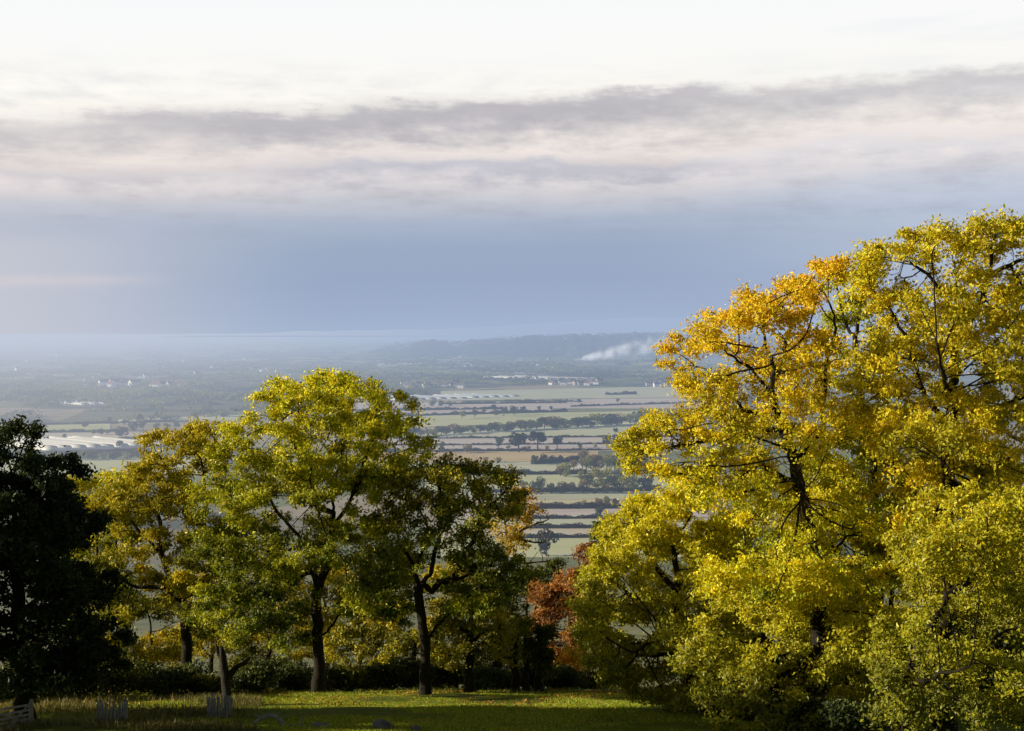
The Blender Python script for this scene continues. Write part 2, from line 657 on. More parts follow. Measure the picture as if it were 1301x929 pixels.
# U: degrees to the right of the view axis x 35, V: the same scale above the horizon (35 units a degree)
U = k.m('MULTIPLY', az, F)
V = k.m('MULTIPLY', el, F)
n1 = k.m('SUBTRACT', k.noise(k.xyz(k.m('DIVIDE', U, 420.0), k.m('DIVIDE', V, 62.0), 3.1), 1.0, 5, 0.5), 0.5)
n2 = k.m('SUBTRACT', k.noise(k.xyz(k.m('DIVIDE', U, 105.0), k.m('DIVIDE', V, 17.0), 7.7), 1.0, 5, 0.6), 0.5)
n3 = k.m('SUBTRACT', k.noise(k.xyz(k.m('DIVIDE', U, 52.0), k.m('DIVIDE', V, 24.0), 1.7), 1.0, 5, 0.6), 0.5)
down = k.m('SUBTRACT', HOR, V)                               # how far below the top of the cloud sheet
def band(y_c, slope, rise, fall, amp, colour, alpha, u_in=None, base=None):
    """a bank of cloud: a fairly crisp upper edge, a long soft lower one"""
    q = k.m('ADD', k.m('MULTIPLY_ADD', U, slope, down), k.m('ADD', k.m('MULTIPLY', n1, amp * 3.2), k.m('ADD', k.m('MULTIPLY', n2, amp * 1.7), k.m('MULTIPLY', n3, amp * 2.4))))
    f_ = k.m('MULTIPLY', k.smooth(q, y_c - rise, y_c + rise), k.smooth(q, y_c + fall, y_c + rise * 0.6))
    f_ = k.m('MULTIPLY', k.m('MULTIPLY', f_, alpha), k.m('MULTIPLY_ADD', n2, 0.7, 1.0), clamp=True)
    if u_in:
        f_ = k.m('MULTIPLY', f_, k.m('MULTIPLY', k.smooth(U, u_in[0], u_in[1]), k.smooth(U, u_in[3], u_in[2])))
    return k.mix(f_, base, lin(colour))


wob = k.m('ADD', k.m('MULTIPLY', n1, 44.0), k.m('ADD', k.m('MULTIPLY', n2, 22.0), k.m('MULTIPLY', n3, 14.0)))
t2 = k.m('ADD', k.m('MULTIPLY_ADD', U, 0.02, down), k.m('MULTIPLY', wob, k.smooth(down, 320, 220)))
stops = [(0, (251, 252, 253)), (60, (253, 253, 252)), (120, (252, 250, 245)), (160, (249, 243, 236)), (200, (241, 231, 226)), (230, (228, 221, 221)), (252, (200, 202, 211)),
         (282, (170, 182, 203)), (315, (157, 173, 199)), (355, (155, 172, 201)), (390, (160, 177, 206)), (425, (167, 185, 212)), (450, (167, 185, 212))]
sky_c = k.ramp(k.m('DIVIDE', t2, 450.0), [(p / 450.0, lin(c)) for p, c in stops])
lowmask = k.smooth(down, 250, 330)
left = k.smooth(U, -200, -680)
sky_c = k.mix(k.m('MULTIPLY', k.m('MULTIPLY', left, lowmask), 0.85), sky_c, lin((204, 206, 215)))
right = k.smooth(U, 100, 600)
rm = k.m('MULTIPLY', k.smooth(down, 190, 235), k.smooth(down, 400, 310))
sky_c = k.mix(k.m('MULTIPLY', k.m('MULTIPLY', right, rm), 0.6), sky_c, lin((196, 206, 223)))
mod = k.m('MULTIPLY_ADD', k.smooth(n1, -0.22, 0.14), 0.35, 0.6)
sky_c = band(207, 0.022, 12, 46, 20, (188, 191, 204), 0.8, (-420, -180, 150, 420), sky_c)
sky_c = band(222, 0.0, 8, 26, 16, (203, 202, 209), 0.6, (-900, -700, -420, -260), sky_c)
sky_c = band(196, 0.03, 10, 34, 18, (214, 216, 226), 0.6, (180, 380, 800, 1000), sky_c)
sky_c = band(230, 0.02, 6, 20, 12, (228, 223, 224), 0.6, (-60, 60, 220, 340), sky_c)
sky_c = band(136, 0.046, 12, 76, 17, (196, 193, 198), mod, None, sky_c)
sky_c = band(143, 0.046, 11, 50, 20, (184, 181, 189), 0.7, (-430, -300, 60, 320), sky_c)
wisp = k.m('MULTIPLY', k.m('ADD', n2, k.m('MULTIPLY', n3, 0.7)), k.m('MULTIPLY', k.smooth(down, 60, 150), k.smooth(down, 330, 240)))
sky_c = k.mix(1.0, sky_c, k.ramp(k.m('MULTIPLY_ADD', wisp, 0.55, 0.5), [(0.3, (0.80, 0.80, 0.83)), (0.5, (1, 1, 1)), (0.7, (1.14, 1.11, 1.09))]), 'MULTIPLY')
# the thin pink streak low on the left
ps = k.m('DIVIDE', k.m('ADD', k.m('SUBTRACT', down, 352.0), k.m('ADD', k.m('MULTIPLY', n2, 14.0), k.m('MULTIPLY', U, 0.012))), 8.0)
pk = k.m('MULTIPLY', k.m('EXPONENT', k.m('MULTIPLY', k.m('MULTIPLY', ps, ps), -1.0)), k.smooth(U, -400, -540))
sky_c = k.mix(k.m('MULTIPLY', pk, 0.45), sky_c, lin((220, 210, 214)))
sky_c = k.mix(k.m('MULTIPLY', k.smooth(V, 250, 400), k.m('MULTIPLY', right, k.smooth(n1, -0.02, 0.12))), sky_c, lin((240, 243, 247)))
bg2 = k.node('ShaderNodeBackground')
k.put(bg2.inputs[0], sky_c)
bg2.inputs[1].default_value = 1.0
sky = k.node('ShaderNodeTexSky', sky_type='NISHITA')
sky.sun_disc = False
sky.sun_elevation = SUN_EL
sky.sun_rotation = SUN_AZ
sky.air_density, sky.dust_density, sky.ozone_density = 1.0, 1.5, 1.5
bg1 = k.node('ShaderNodeBackground')
k.put(bg1.inputs[0], sky.outputs[0])
bg1.inputs[1].default_value = 0.033
mx = k.node('ShaderNodeMixShader')
front = k.smooth(k.m('ABSOLUTE', az), 1.5, 0.7)               # clouds out of view are dimmed to lower the fill light
k.put(mx.inputs[0], k.m('MULTIPLY', k.m('MULTIPLY', k.smooth(V, 950, 470), 0.97), k.m('MULTIPLY_ADD', front, 0.87, 0.13)))
k.l.new(bg1.outputs[0], mx.inputs[1])
k.l.new(bg2.outputs[0], mx.inputs[2])
k.l.new(mx.outputs[0], k.node('ShaderNodeOutputWorld').inputs[0])

sun = bpy.data.lights.new('sun', 'SUN')
sun.energy = 5.0
sun.angle = rad(0.5)
sun.color = (1.0, 0.87, 0.60)
so = bpy.data.objects.new('sun', sun)
so.rotation_euler = SUN.to_track_quat('Z', 'Y').to_euler()
so.location = (-60, 0, 60)
C.objects.link(so)

cam = bpy.data.cameras.new('camera')
cam.sensor_fit = 'HORIZONTAL'
cam.angle = 2 * math.atan(W / 2 / F)
cam.clip_start, cam.clip_end = 0.5, 120000
co = bpy.data.objects.new('camera', cam)
co.rotation_euler = (math.pi / 2 - PITCH, 0, 0)
C.objects.link(co)
scene.camera = co
scene.view_settings.view_transform = 'Standard'
scene.view_settings.look = 'None'
scene.view_settings.exposure = 0
scene.cycles.use_denoising = True
scene.cycles.max_bounces = 6
scene.cycles.diffuse_bounces = 3
scene.cycles.glossy_bounces = 2
scene.cycles.transmission_bounces = 4
scene.cycles.transparent_max_bounces = 8
scene.cycles.volume_bounces = 0
scene.cycles.use_adaptive_sampling = True

# ================================================================== GROUND
ys = np.concatenate([np.arange(-120, 30, 10), np.arange(30, 110, 0.8), np.geomspace(110, 60000, 90)])
half = np.concatenate([np.arange(0, 60, 1.0), np.geomspace(60, 45000, 46)])
xs = np.concatenate([-half[:0:-1], half])
X, Y = np.meshgrid(xs, ys)
Z = zg(X, Y)
Z = Z - np.maximum(np.hypot(X, Y) - 6000, 0) ** 2 / (2 * 6.371e6)       # the earth is round
nearf = np.clip((100 - np.abs(Y - 70)) / 60, 0, 1) * (np.abs(X) < 80)
Z = Z + nearf * (0.10 * np.sin(X * 0.31 + Y * 0.2) * np.sin(Y * 0.43) + 0.05 * np.sin(X * 0.9 + 1) * np.sin(Y * 1.1))
nx, ny = len(xs), len(ys)
i = np.arange(ny - 1)[:, None] * nx + np.arange(nx - 1)[None]
Fg = np.stack([i, i + 1, i + nx + 1, i + nx], 2).reshape(-1, 4)

m, k = mat('ground')
pos = k.node('ShaderNodeNewGeometry').outputs['Position']
s = k.sep(pos)
nA = k.noise(pos, 0.35, 5, 0.6)
nB = k.noise(pos, 2.5, 6, 0.65)
nC = k.noise(pos, 14.0, 4, 0.6)
g = k.ramp(nA, [(0.32, (0.15, 0.24, 0.03)), (0.5, (0.27, 0.36, 0.04)), (0.62, (0.36, 0.38, 0.06)), (0.75, (0.22, 0.17, 0.06))])
g = k.mix(k.m('MULTIPLY', k.smooth(nB, 0.52, 0.72), 0.7), g, (0.23, 0.17, 0.075))
g = k.mix(k.m('MULTIPLY', k.smooth(nB, 0.48, 0.30), 0.65), g, (0.045, 0.08, 0.014))
g = k.mix(0.45, g, k.ramp(nC, [(0.3, (0.02, 0.035, 0.008)), (0.7, (0.26, 0.27, 0.06))]), 'OVERLAY')
# the plain: a patchwork of fields
fx = k.xyz(k.m('DIVIDE', k.m('MULTIPLY_ADD', s[1], 0.14, s[0]), 260.0), k.m('DIVIDE', k.m('MULTIPLY_ADD', s[0], -0.1, s[1]), 330.0), 0.0)
vo = k.node('ShaderNodeTexVoronoi', distance='CHEBYCHEV')
k.put(vo.inputs['Vector'], fx)
vo.inputs['Scale'].default_value = 1.0
vo.inputs['Randomness'].default_value = 0.8
vs = k.sep(vo.outputs['Color'])
f_c = k.ramp(vs[0], [(0.0, (0.16, 0.19, 0.08)), (0.2, (0.26, 0.29, 0.12)), (0.4, (0.44, 0.41, 0.22)), (0.55, (0.22, 0.23, 0.10)),
                     (0.7, (0.48, 0.40, 0.27)), (0.85, (0.30, 0.27, 0.17)), (0.95, (0.52, 0.48, 0.28))], 'CONSTANT')
nD = k.noise(pos, 0.006, 6, 0.6)
f_c = k.mix(k.m('MULTIPLY', k.smooth(nD, 0.54, 0.60), 0.8), f_c, (0.06, 0.07, 0.035))
f_c = k.mix(0.5, f_c, k.ramp(k.noise(pos, 0.03, 4, 0.6), [(0.3, (0.25, 0.25, 0.25)), (0.7, (0.75, 0.75, 0.75))]), 'OVERLAY')
slope_c = k.ramp(k.noise(pos, 0.05, 5, 0.6), [(0.35, (0.16, 0.19, 0.06)), (0.65, (0.36, 0.34, 0.15))])
g = k.mix(k.smooth(s[1], 95, 130), g, slope_c)
g = k.mix(k.smooth(s[1], 690, 760), g, f_c)
b = k.node('ShaderNodeBsdfPrincipled')
k.put(b.inputs['Base Color'], g)
b.inputs['Roughness'].default_value = 0.95
b.inputs['Specular IOR Level'].default_value = 0.1
hb = k.m('MULTIPLY', k.m('ADD', k.m('MULTIPLY', nB, 0.6), k.m('MULTIPLY', nC, 0.5)), k.smooth(s[1], 130, 95))
k.l.new(bump(k, hb, 0.9, 0.12), b.inputs['Normal'])
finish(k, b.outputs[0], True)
go = link('ground', make_mesh('ground', np.stack([X, Y, Z], 2).reshape(-1, 3), Fg, [m], smooth=True))
tag(go, kind='structure')

# ------------------------------------------------------------------ far hills
def hills(name, y_far, y_near, prof_px, albedo, bumpy, cells=240, rows=16):
    """a ridge whose skyline passes through the given (px, py), standing y_near to y_far metres away"""
    px = np.array([p[0] for p in prof_px], float)
    py = np.array([p[1] for p in prof_px], float)
    xx = np.linspace(px[0], px[-1], cells)
    pyy = np.interp(xx, px, py)
    rng = np.random.default_rng(len(name))
    jit = np.convolve(rng.normal(0, 1, cells + 8), [0.2, 0.5, 1, 0.5, 0.2], 'same')[4:-4]
    V = []
    for r in range(rows):
        f = r / (rows - 1)
        yy = y_near + (y_far - y_near) * f
        top = at(0, 0, 1)
        x = (xx - W / 2) / F * y_far
        zt = (HOR - pyy) / F * y_far + jit * bumpy * (0.3 + 0.7 * f)
        shape = math.sin(min(f * 1.25, 1) * math.pi / 2) ** 1.3 if f < 0.8 else 1.0
        if r == rows - 1:
            yy += (y_far - y_near) * 0.5
            shape = 0.0
        zz = PLAIN - 2 + (zt - PLAIN) * shape + rng.normal(0, bumpy * 0.5, cells) * (0 < shape)
        V.append(np.stack([x * (0.85 + 0.15 * f), np.full(cells, yy), zz], 1))
    V = np.concatenate(V)
    i = np.arange(rows - 1)[:, None] * cells + np.arange(cells - 1)[None]
    Fq = np.stack([i, i + 1, i + cells + 1, i + cells], 2).reshape(-1, 4)
    mm, k = mat(name)
    p = k.node('ShaderNodeNewGeometry').outputs['Position']
    c = k.ramp(k.noise(p, 0.0045, 6, 0.62), [(0.36, albedo[0]), (0.5, albedo[1]), (0.60, albedo[2])])
    d = k.node('ShaderNodeBsdfDiffuse')
    k.put(d.inputs[0], c)
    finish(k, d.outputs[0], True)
    o = link('hills', make_mesh('hills', V, Fq, [mm], smooth=True))
    tag(o, kind='structure')


WOODED = [(0.018, 0.026, 0.014), (0.035, 0.045, 0.022), (0.20, 0.19, 0.10)]
hills('far_ridge', 33000, 26000, [(-500, 431), (0, 430), (200, 427), (420, 421), (560, 419), (700, 410), (830, 404), (1000, 408), (1500, 420), (1900, 425)], WOODED, 9)
hills('middle_ridge', 12500, 10500, [(330, 446), (420, 442), (520, 434), (640, 433), (760, 436), (900, 440), (1100, 440), (1300, 446)], WOODED, 7)
hills('wooded_hill', 7600, 6000, [(440, 452), (500, 441), (530, 434), (560, 433), (590, 436), (640, 430), (700, 428), (760, 426), (860, 425), (950, 428), (1100, 436), (1250, 450)], WOODED, 7)

# ------------------------------------------------------------------ fields of the plain
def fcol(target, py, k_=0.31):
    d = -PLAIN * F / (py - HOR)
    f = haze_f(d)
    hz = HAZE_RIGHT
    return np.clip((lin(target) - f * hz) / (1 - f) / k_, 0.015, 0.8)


FIELDS = [  # corners in the photograph (left x, top y, bottom y), (right x, top y, bottom y), colour seen
    ((560, 684, 708), (900, 683, 708), (146, 162, 132)), ((560, 672, 683), (900, 671, 682), (172, 168, 138)),
    ((560, 660, 671), (900, 659, 669), (184, 182, 146)), ((560, 647, 659), (900, 646, 657), (190, 180, 150)),
    ((560, 635, 646), (900, 634, 645), (158, 148, 134)), ((560, 625, 634.6), (900, 624, 633.6), (146, 158, 146)),
    ((540, 604, 624), (900, 602, 623), (160, 170, 140)), ((520, 588, 603), (780, 586, 601), (190, 192, 148)),
    ((480, 574, 587.6), (760, 573, 585.6), (152, 142, 132)), ((500, 566, 573.6), (900, 564, 572.6), (198, 186, 166)),
    ((480, 557, 565.6), (900, 555, 563.6), (202, 186, 172)), ((490, 546, 556.6), (900, 532, 554.6), (184, 196, 152)),
    ((440, 530, 545), (900, 520, 531), (158, 170, 150)), ((440, 512, 529), (700, 510, 523), (194, 190, 166)),
    ((700, 508, 519), (900, 505, 519), (202, 188, 168)), ((560, 497, 509), (900, 490, 504), (190, 192, 166)),
    ((0, 551, 560), (300, 547, 558), (178, 174, 152)), ((150, 533, 539), (330, 526, 533), (186, 190, 156)),
    ((-40, 584, 604), (260, 582, 604), (152, 162, 140)), ((-40, 540, 550), (140, 538, 548), (160, 160, 145)),
    ((480, 462, 468), (600, 460, 466), (186, 186, 190)), ((600, 471, 475), (720, 470, 474), (186, 192, 186)),
]
for j, ((x0, a0, b0), (x1, a1, b1), col) in enumerate(FIELDS):
    z = PLAIN + 0.05 + 0.012 * j
    q = [onplain(x0, b0, z), onplain(x1, b1, z), onplain(x1, a1, z), onplain(x0, a0, z)]
    c = fcol(col, (a0 + b0) / 2) * (np.array([0.99, 1.03, 0.86]) if col[1] >= col[0] - 3 else np.array([1.06, 0.93, 0.92]))
    mm, k = mat('field')
    p = k.node('ShaderNodeNewGeometry').outputs['Position']
    mp = k.node('ShaderNodeMapping')
    k.put(mp.inputs[0], p)
    mp.inputs['Scale'].default_value = (0.25, 1.0, 1.0)
    mp.inputs['Rotation'].default_value = (0, 0, R.uniform(-0.15, 0.15))
    n = k.noise(mp.outputs[0], 0.03, 6, 0.62)
    d = k.node('ShaderNodeBsdfDiffuse')
    k.put(d.inputs[0], k.ramp(n, [(0.3, c * 0.78), (0.5, c), (0.72, np.minimum(c * 1.2, 0.82))]))
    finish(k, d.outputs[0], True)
    o = link('field', make_mesh('field', np.array(q), np.array([[0, 1, 2, 3]]), [mm]))
    tag(o, kind='structure')

# ------------------------------------------------------------------ hedges, far trees, woods
HEDGE_PAL = [(0.035, 0.035, 0.022), (0.075, 0.065, 0.036), (0.15, 0.11, 0.055)]
FAR_PALS = {
    'green': [(0.045, 0.06, 0.022), (0.10, 0.12, 0.04), (0.20, 0.21, 0.06)],
    'dark': [(0.018, 0.026, 0.012), (0.04, 0.05, 0.018), (0.075, 0.08, 0.026)],
    'olive': [(0.16, 0.17, 0.05), (0.32, 0.31, 0.08), (0.50, 0.45, 0.12)],
    'rust': [(0.13, 0.095, 0.05), (0.28, 0.20, 0.09), (0.44, 0.31, 0.13)],
}


def hedge(x0, y0, x1, y1, hpx, label):
    a, b = onplain(x0, y0), onplain(x1, y1)
    d = (a[1] + b[1]) / 2
    h = hpx * d / F
    q = 1.3 * d / F                                   # leaf clump size
    L = np.linalg.norm(b - a)
    rng = np.random.default_rng(int(x0 * 7 + y0 * 13))
    n = int(min(9000, max(250, L * h / (q * q) * 3.6)))
    t_ = rng.uniform(0, 1, n)
    ph = rng.uniform(0, 6, 4)
    ht = h * (0.74 + 0.16 * np.sin(t_ * L / h * 0.35 + ph[0]) + 0.14 * np.sin(t_ * L / h * 0.9 + ph[1]) + 0.12 * np.sin(t_ * L / h * 2.1 + ph[2]))
    c = a + t_[:, None] * (b - a)
    side = unit(np.cross(b - a, [0, 0, 1.0]))
    u = rng.uniform(0, 1, n) ** 0.7
    c = c + side * rng.normal(0, h * 0.3, n)[:, None] * (1.1 - 0.6 * u)[:, None]
    c[:, 2] = PLAIN + u * ht
    tint = pick(HEDGE_PAL, n, rng, np.clip(0.4 * u + 0.3 + 0.3 * np.sin(t_ * L / h * 0.5 + ph[3]), 0, 1))
    Vv, Fq, T = leaf_quads(c, q * 1.25, tint, 0.05, 0.8, rng)
    # the dense twiggy heart of the hedge
    ns = int(max(8, L / (h * 0.8)))
    tt = np.linspace(0, 1, ns + 1)
    hs = h * (0.62 + 0.16 * np.sin(tt * L / h * 0.35 + ph[0]) + 0.14 * np.sin(tt * L / h * 0.9 + ph[1])) * rng.uniform(0.85, 1.1, ns + 1)
    cr = []
    for sgn, fz in ((-0.45, 0), (-0.36, 0.8), (-0.1, 1), (0.1, 1), (0.36, 0.8), (0.45, 0)):
        w_ = a + tt[:, None] * (b - a) + side * (h * sgn * rng.uniform(0.8, 1.2, ns + 1))[:, None]
        w_[:, 2] = PLAIN - 0.1 + fz * hs
        cr.append(w_)
    cv = np.stack(cr, 1).reshape(-1, 3)
    i_ = np.arange(ns)[:, None] * 6 + np.arange(5)[None]
    cq = np.stack([i_, i_ + 1, i_ + 7, i_ + 6], 2).reshape(-1, 4)
    ends = np.array([[0, 1, 2, 3], [0, 3, 4, 5], [ns * 6 + 3, ns * 6 + 2, ns * 6 + 1, ns * 6], [ns * 6 + 5, ns * 6 + 4, ns * 6 + 3, ns * 6]])
    cq = np.concatenate([cq, ends]) + len(Vv)
    ct = pick(HEDGE_PAL[:2], len(cv), rng)
    Vv, Fq, T = np.concatenate([Vv, cv]), np.concatenate([Fq, cq]), np.concatenate([T, ct])
    o = link('hedge', make_mesh('hedge', Vv - a, Fq, [M['far_leaf']], tint=T), loc=a)
    tag(o, label, 'hedge', 'hedges between the fields of the plain')


HEDGES = [
    (640, 684, 860, 682, 7, 'lowest dark hedge seen in the gap, edging the green field above the copper tree'),
    (640, 671.5, 860, 670.5, 6.5, 'thin dark hedge second from the bottom of the striped fields'),
    (640, 659.5, 860, 657.5, 6, 'thin dark hedge third from the bottom of the striped fields'),
    (620, 646.5, 860, 645.5, 9, 'thick brown hedge under the dull green and brown field'),
    (600, 626, 840, 624, 8, 'long brown hedge at the foot of the trees below the white house'),
    (600, 604, 745, 602, 8, 'dark hedge running left from the wood around the white house'),
    (676, 590, 735, 586, 9, 'short bushy hedge left of the white house, above the pale field'),
    (470, 575, 668, 573, 5, 'dark hedge just below the three round trees'),
    (668, 573.5, 900, 571, 3.5, 'thin dark hedge right of the three round trees, below the pinkish fields'),
    (500, 566.5, 900, 563.5, 3, 'thin hedge line between the two pinkish stubble strips'),
    (500, 558, 900, 554.5, 3.4, 'thin hedge line along the top of the pinkish stubble strips'),
    (450, 531, 720, 523, 4.5, 'dark hedge above the long row of wood, left of the gap'),
    (430, 523, 640, 520, 4, 'dark hedge below the pale beige field beside the tall ash'),
    (560, 514, 720, 512, 3.5, 'thin hedge under the pale field below the bluish sheeting'),
    (640, 509.5, 740, 511, 2.6, 'short hedge streak in the pale beige field, left of the tan strips'),
    (725, 517, 890, 512, 3, 'hedge streak crossing the tan strips near the golden tree'),
    (770, 502, 808, 501, 5, 'isolated dark block of hedge standing in the pale field'),
    (40, 578, 190, 572, 4, 'hedge along the lower edge of the white sheeting on the left'),
    (0, 551, 150, 548, 4, 'hedge left of the pale tan field above the white sheeting'),
    (20, 541, 240, 536, 4, 'long hedge between the tan field and the bright strip on the left'),
    (150, 558, 300, 557, 3.5, 'hedge on the lower edge of the tan field beside the yellow oak'),
]
for hh in HEDGES:
    hedge(*hh)


def far_tree_mesh(seed, pal, kind, n=1000):
    """a tree 1 m tall in all: trunk, limbs and a lumpy crown"""
    rng = np.random.default_rng(seed)
    lob = []
    cz, top = (0.60, 0.4) if kind != 'tall' else (0.58, 0.44)
    wide = {'round': 0.42, 'tall': 0.24, 'bush': 0.6, 'loose': 0.38}[kind]
    low = {'round': 0.30, 'tall': 0.16, 'bush': 0.05, 'loose': 0.28}[kind]
    for i_ in range(11):
        z = rng.uniform(low + 0.12, 0.86)
        w = wide * math.sqrt(max(0.1, 1 - ((z - cz) / 0.46) ** 2))
        a = rng.uniform(0, 6.28)
        rr = w * rng.uniform(0.2, 0.68)
        r_ = rng.uniform(0.11, 0.19) * (1.2 if kind == 'bush' else 1)
        lob.append((np.array([math.cos(a) * rr, math.sin(a) * rr, z]), np.array([r_ * 1.15, r_ * 1.15, r_])))
    c, kk = in_lobes(lob, n if kind != 'loose' else int(n * 0.6), rng, 0.6)
    c = c[c[:, 2] > low * 0.7]
    cl = np.clip((c[:, 2] - 0.2) * 0.8 + rng.normal(0, 0.12, len(c)), 0, 1)
    Vv, Fq, T = leaf_quads(c, 0.08, pick(pal, len(c), rng, cl), 0.1, 0.8, rng)
    bb = Box()
    bb.tube([(0, 0, -0.03), (0.004, 0, 0.18), (0, 0.005, 0.42), (0.01, 0, 0.62)], [0.038, 0.027, 0.02, 0.008], 6)
    for i_ in range(4):
        a = i_ * 1.6 + rng.uniform(0, 0.6)
        bb.tube([(0, 0, 0.26 + i_ * 0.05), (math.cos(a) * 0.1, math.sin(a) * 0.1, 0.42 + i_ * 0.05), (math.cos(a) * 0.2, math.sin(a) * 0.2, 0.55 + i_ * 0.05)], [0.017, 0.012, 0.005], 5)
    tv = np.concatenate(bb.v)
    tq = np.array([q for q in bb.f if len(q) == 4])
    crown = make_mesh('crown', Vv, Fq, [M['far_leaf']], tint=T)
    trunk = make_mesh('trunk', tv, tq, [M['far_bark']])
    return crown, trunk


PROTO = {}
for kd in ('round', 'tall', 'bush', 'loose'):
    for pn, pl in FAR_PALS.items():
        PROTO[kd, pn] = [far_tree_mesh(hash_ + len(kd) * 7 + len(pn), pl, kd) for hash_ in (1, 50, 90)]


def far_tree(px, base, top, kind, pal, label, group=None, cat='tree', name='distant_tree', wide=1.0):
    p = onplain(px, base)
    h = (base - top) * p[1] / F
    me = PROTO[kind, pal][int(R.integers(0, 3))]
    o = empty(name, p)
    link('crown', me[0], o)
    link('trunk', me[1], o)
    o.scale = (h * wide * R.uniform(0.9, 1.1), h * wide * R.uniform(0.9, 1.1), h)
    o.rotation_euler = (0, 0, R.uniform(0, 6.28))
    tag(o, label, cat, group)
    return o


far_tree(659, 575, 547, 'round', 'dark', 'leftmost of the three big round trees in the pinkish fields', wide=1.1)
far_tree(683, 571, 545, 'round', 'dark', 'tallest and densest of the three big round trees, between the other two', wide=1.15)
far_tree(708, 571, 553, 'round', 'dark', 'smallest of the three big round trees in the pinkish fields, on the right', wide=1.15)
far_tree(633, 572, 554, 'loose', 'green', 'thin loose tree left of the three big round trees', wide=1.0)
far_tree(562, 576, 561, 'tall', 'green', 'narrow upright tree above the hedge beside the tall ash')
far_tree(594, 575, 563, 'bush', 'rust', 'broad pale bush on the hedge left of the three big round trees', cat='bush', name='distant_bush')
far_tree(646, 574, 566, 'bush', 'green', 'small dark bush in the hedge at the foot of the leftmost round tree', cat='bush', name='distant_bush')
far_tree(671, 573, 566, 'bush', 'rust', 'reddish bush between the two largest round trees', cat='bush', name='distant_bush')
far_tree(695, 573, 566, 'bush', 'rust', 'reddish bush just right of the densest round tree', cat='bush', name='distant_bush')
far_tree(737, 569, 561, 'bush', 'green', 'small lone bush in the pale strip right of the three round trees', cat='bush', name='distant_bush')
far_tree(756, 569, 562, 'bush', 'olive', 'small yellowish bush in the pale strip, second right of the round trees', cat='bush', name='distant_bush')
far_tree(782, 551.5, 543.5, 'round', 'dark', 'small lone round tree standing in the bright green field', wide=1.2)
far_tree(771, 569, 553, 'round', 'dark', 'dark tree at the left end of the clump beside the golden oak', wide=1.1)
far_tree(784, 570, 552, 'round', 'dark', 'dark tree in the middle of the clump beside the golden oak', wide=1.1)
far_tree(798, 569, 551, 'bush', 'green', 'dark tree half hidden by the golden oak at the right of its clump')
far_tree(617, 588, 580, 'bush', 'rust', 'rust red bush in the brown field above the round crown of the low ash', cat='bush', name='distant_bush')
far_tree(634, 588, 580, 'bush', 'rust', 'second rust red bush in the brown field, right of the other one', cat='bush', name='distant_bush')
far_tree(694, 706, 670, 'bush', 'dark', 'bluish grey round tree below the bare twigs of the thin yellow tree', wide=0.75)
far_tree(684, 627, 605, 'bush', 'green', 'large dark round tree on the brown hedge, left of the white house', wide=0.95)
far_tree(664, 627, 610, 'bush', 'green', 'dark rounded tree left of the large dark round tree', wide=1.0)
far_tree(763, 660, 642, 'loose', 'green', 'thin pale tree on the striped hedges, above the little dark green tree')

WOOD_LABEL = 'round tree in the wood around the white house'
for (px, b_, t_, kd, pl) in [(745, 602, 576, 'loose', 'olive'), (719, 606, 588, 'bush', 'olive'), (729, 598, 584, 'round', 'rust'), (757, 602, 577, 'round', 'rust'),
                             (771, 600, 576, 'round', 'olive'), (786, 601, 577, 'round', 'green'), (801, 606, 578, 'round', 'green'), (832, 606, 579, 'round', 'olive'),
                             (765, 622, 594, 'bush', 'olive'), (749, 616, 598, 'bush', 'green'), (783, 622, 598, 'bush', 'green'), (800, 624, 596, 'bush', 'olive'),
                             (818, 601, 577, 'round', 'rust'), (738, 612, 598, 'tall', 'olive'), (712, 605, 590, 'bush', 'rust'), (822, 624, 600, 'bush', 'green'), (742, 586, 570, 'bush', 'rust')]:
    far_tree(px, b_, t_, kd, pl, 'tree in the mixed green and rusty wood around the small white house', 'wood around the white house')
for (px, b_, t_) in [(679, 590, 578), (690, 590, 577), (701, 589, 579), (712, 587, 578)]:
    far_tree(px, b_, t_, 'bush', 'dark', 'dark bush in the clump left of the small white house', 'clump left of the white house', 'bush', 'distant_bush')
for (px, b_, t_) in [(700, 627, 614), (715, 627, 611), (727, 626, 612), (741, 626, 609), (756, 627, 613), (771, 627, 614), (788, 626, 616), (806, 626, 615)]:
    far_tree(px, b_, t_, 'bush', 'rust' if px % 2 else 'green', 'low brownish bush along the brown hedge below the white house', 'bushes along the brown hedge', 'bush', 'distant_bush')
for j in range(8):
    px = 745 + j * 13 + R.uniform(-3, 3)
    far_tree(px, 646.3, 646.3 - R.uniform(9, 17), 'loose', 'rust' if j % 2 else 'olive', 'thin brownish tree growing in the thick brown hedge', 'thin trees in the thick brown hedge', wide=0.9)
# the long row above the bright green field
for j in range(46):
    u = j / 45
    px = 520 + u * 370 + R.uniform(-3, 3)
    base = 554.5 - u * 21 + R.uniform(-0.5, 1.0)
    far_tree(px, base, base - R.uniform(9, 15) * (1.15 if u > 0.45 else 0.9), ['bush', 'round', 'bush', 'bush'][j % 4], ['green', 'dark', 'rust', 'green', 'olive'][j % 5],
             'tree in the long row of wood along the top of the bright green field', 'long row of wood above the bright green field', wide=1.7)
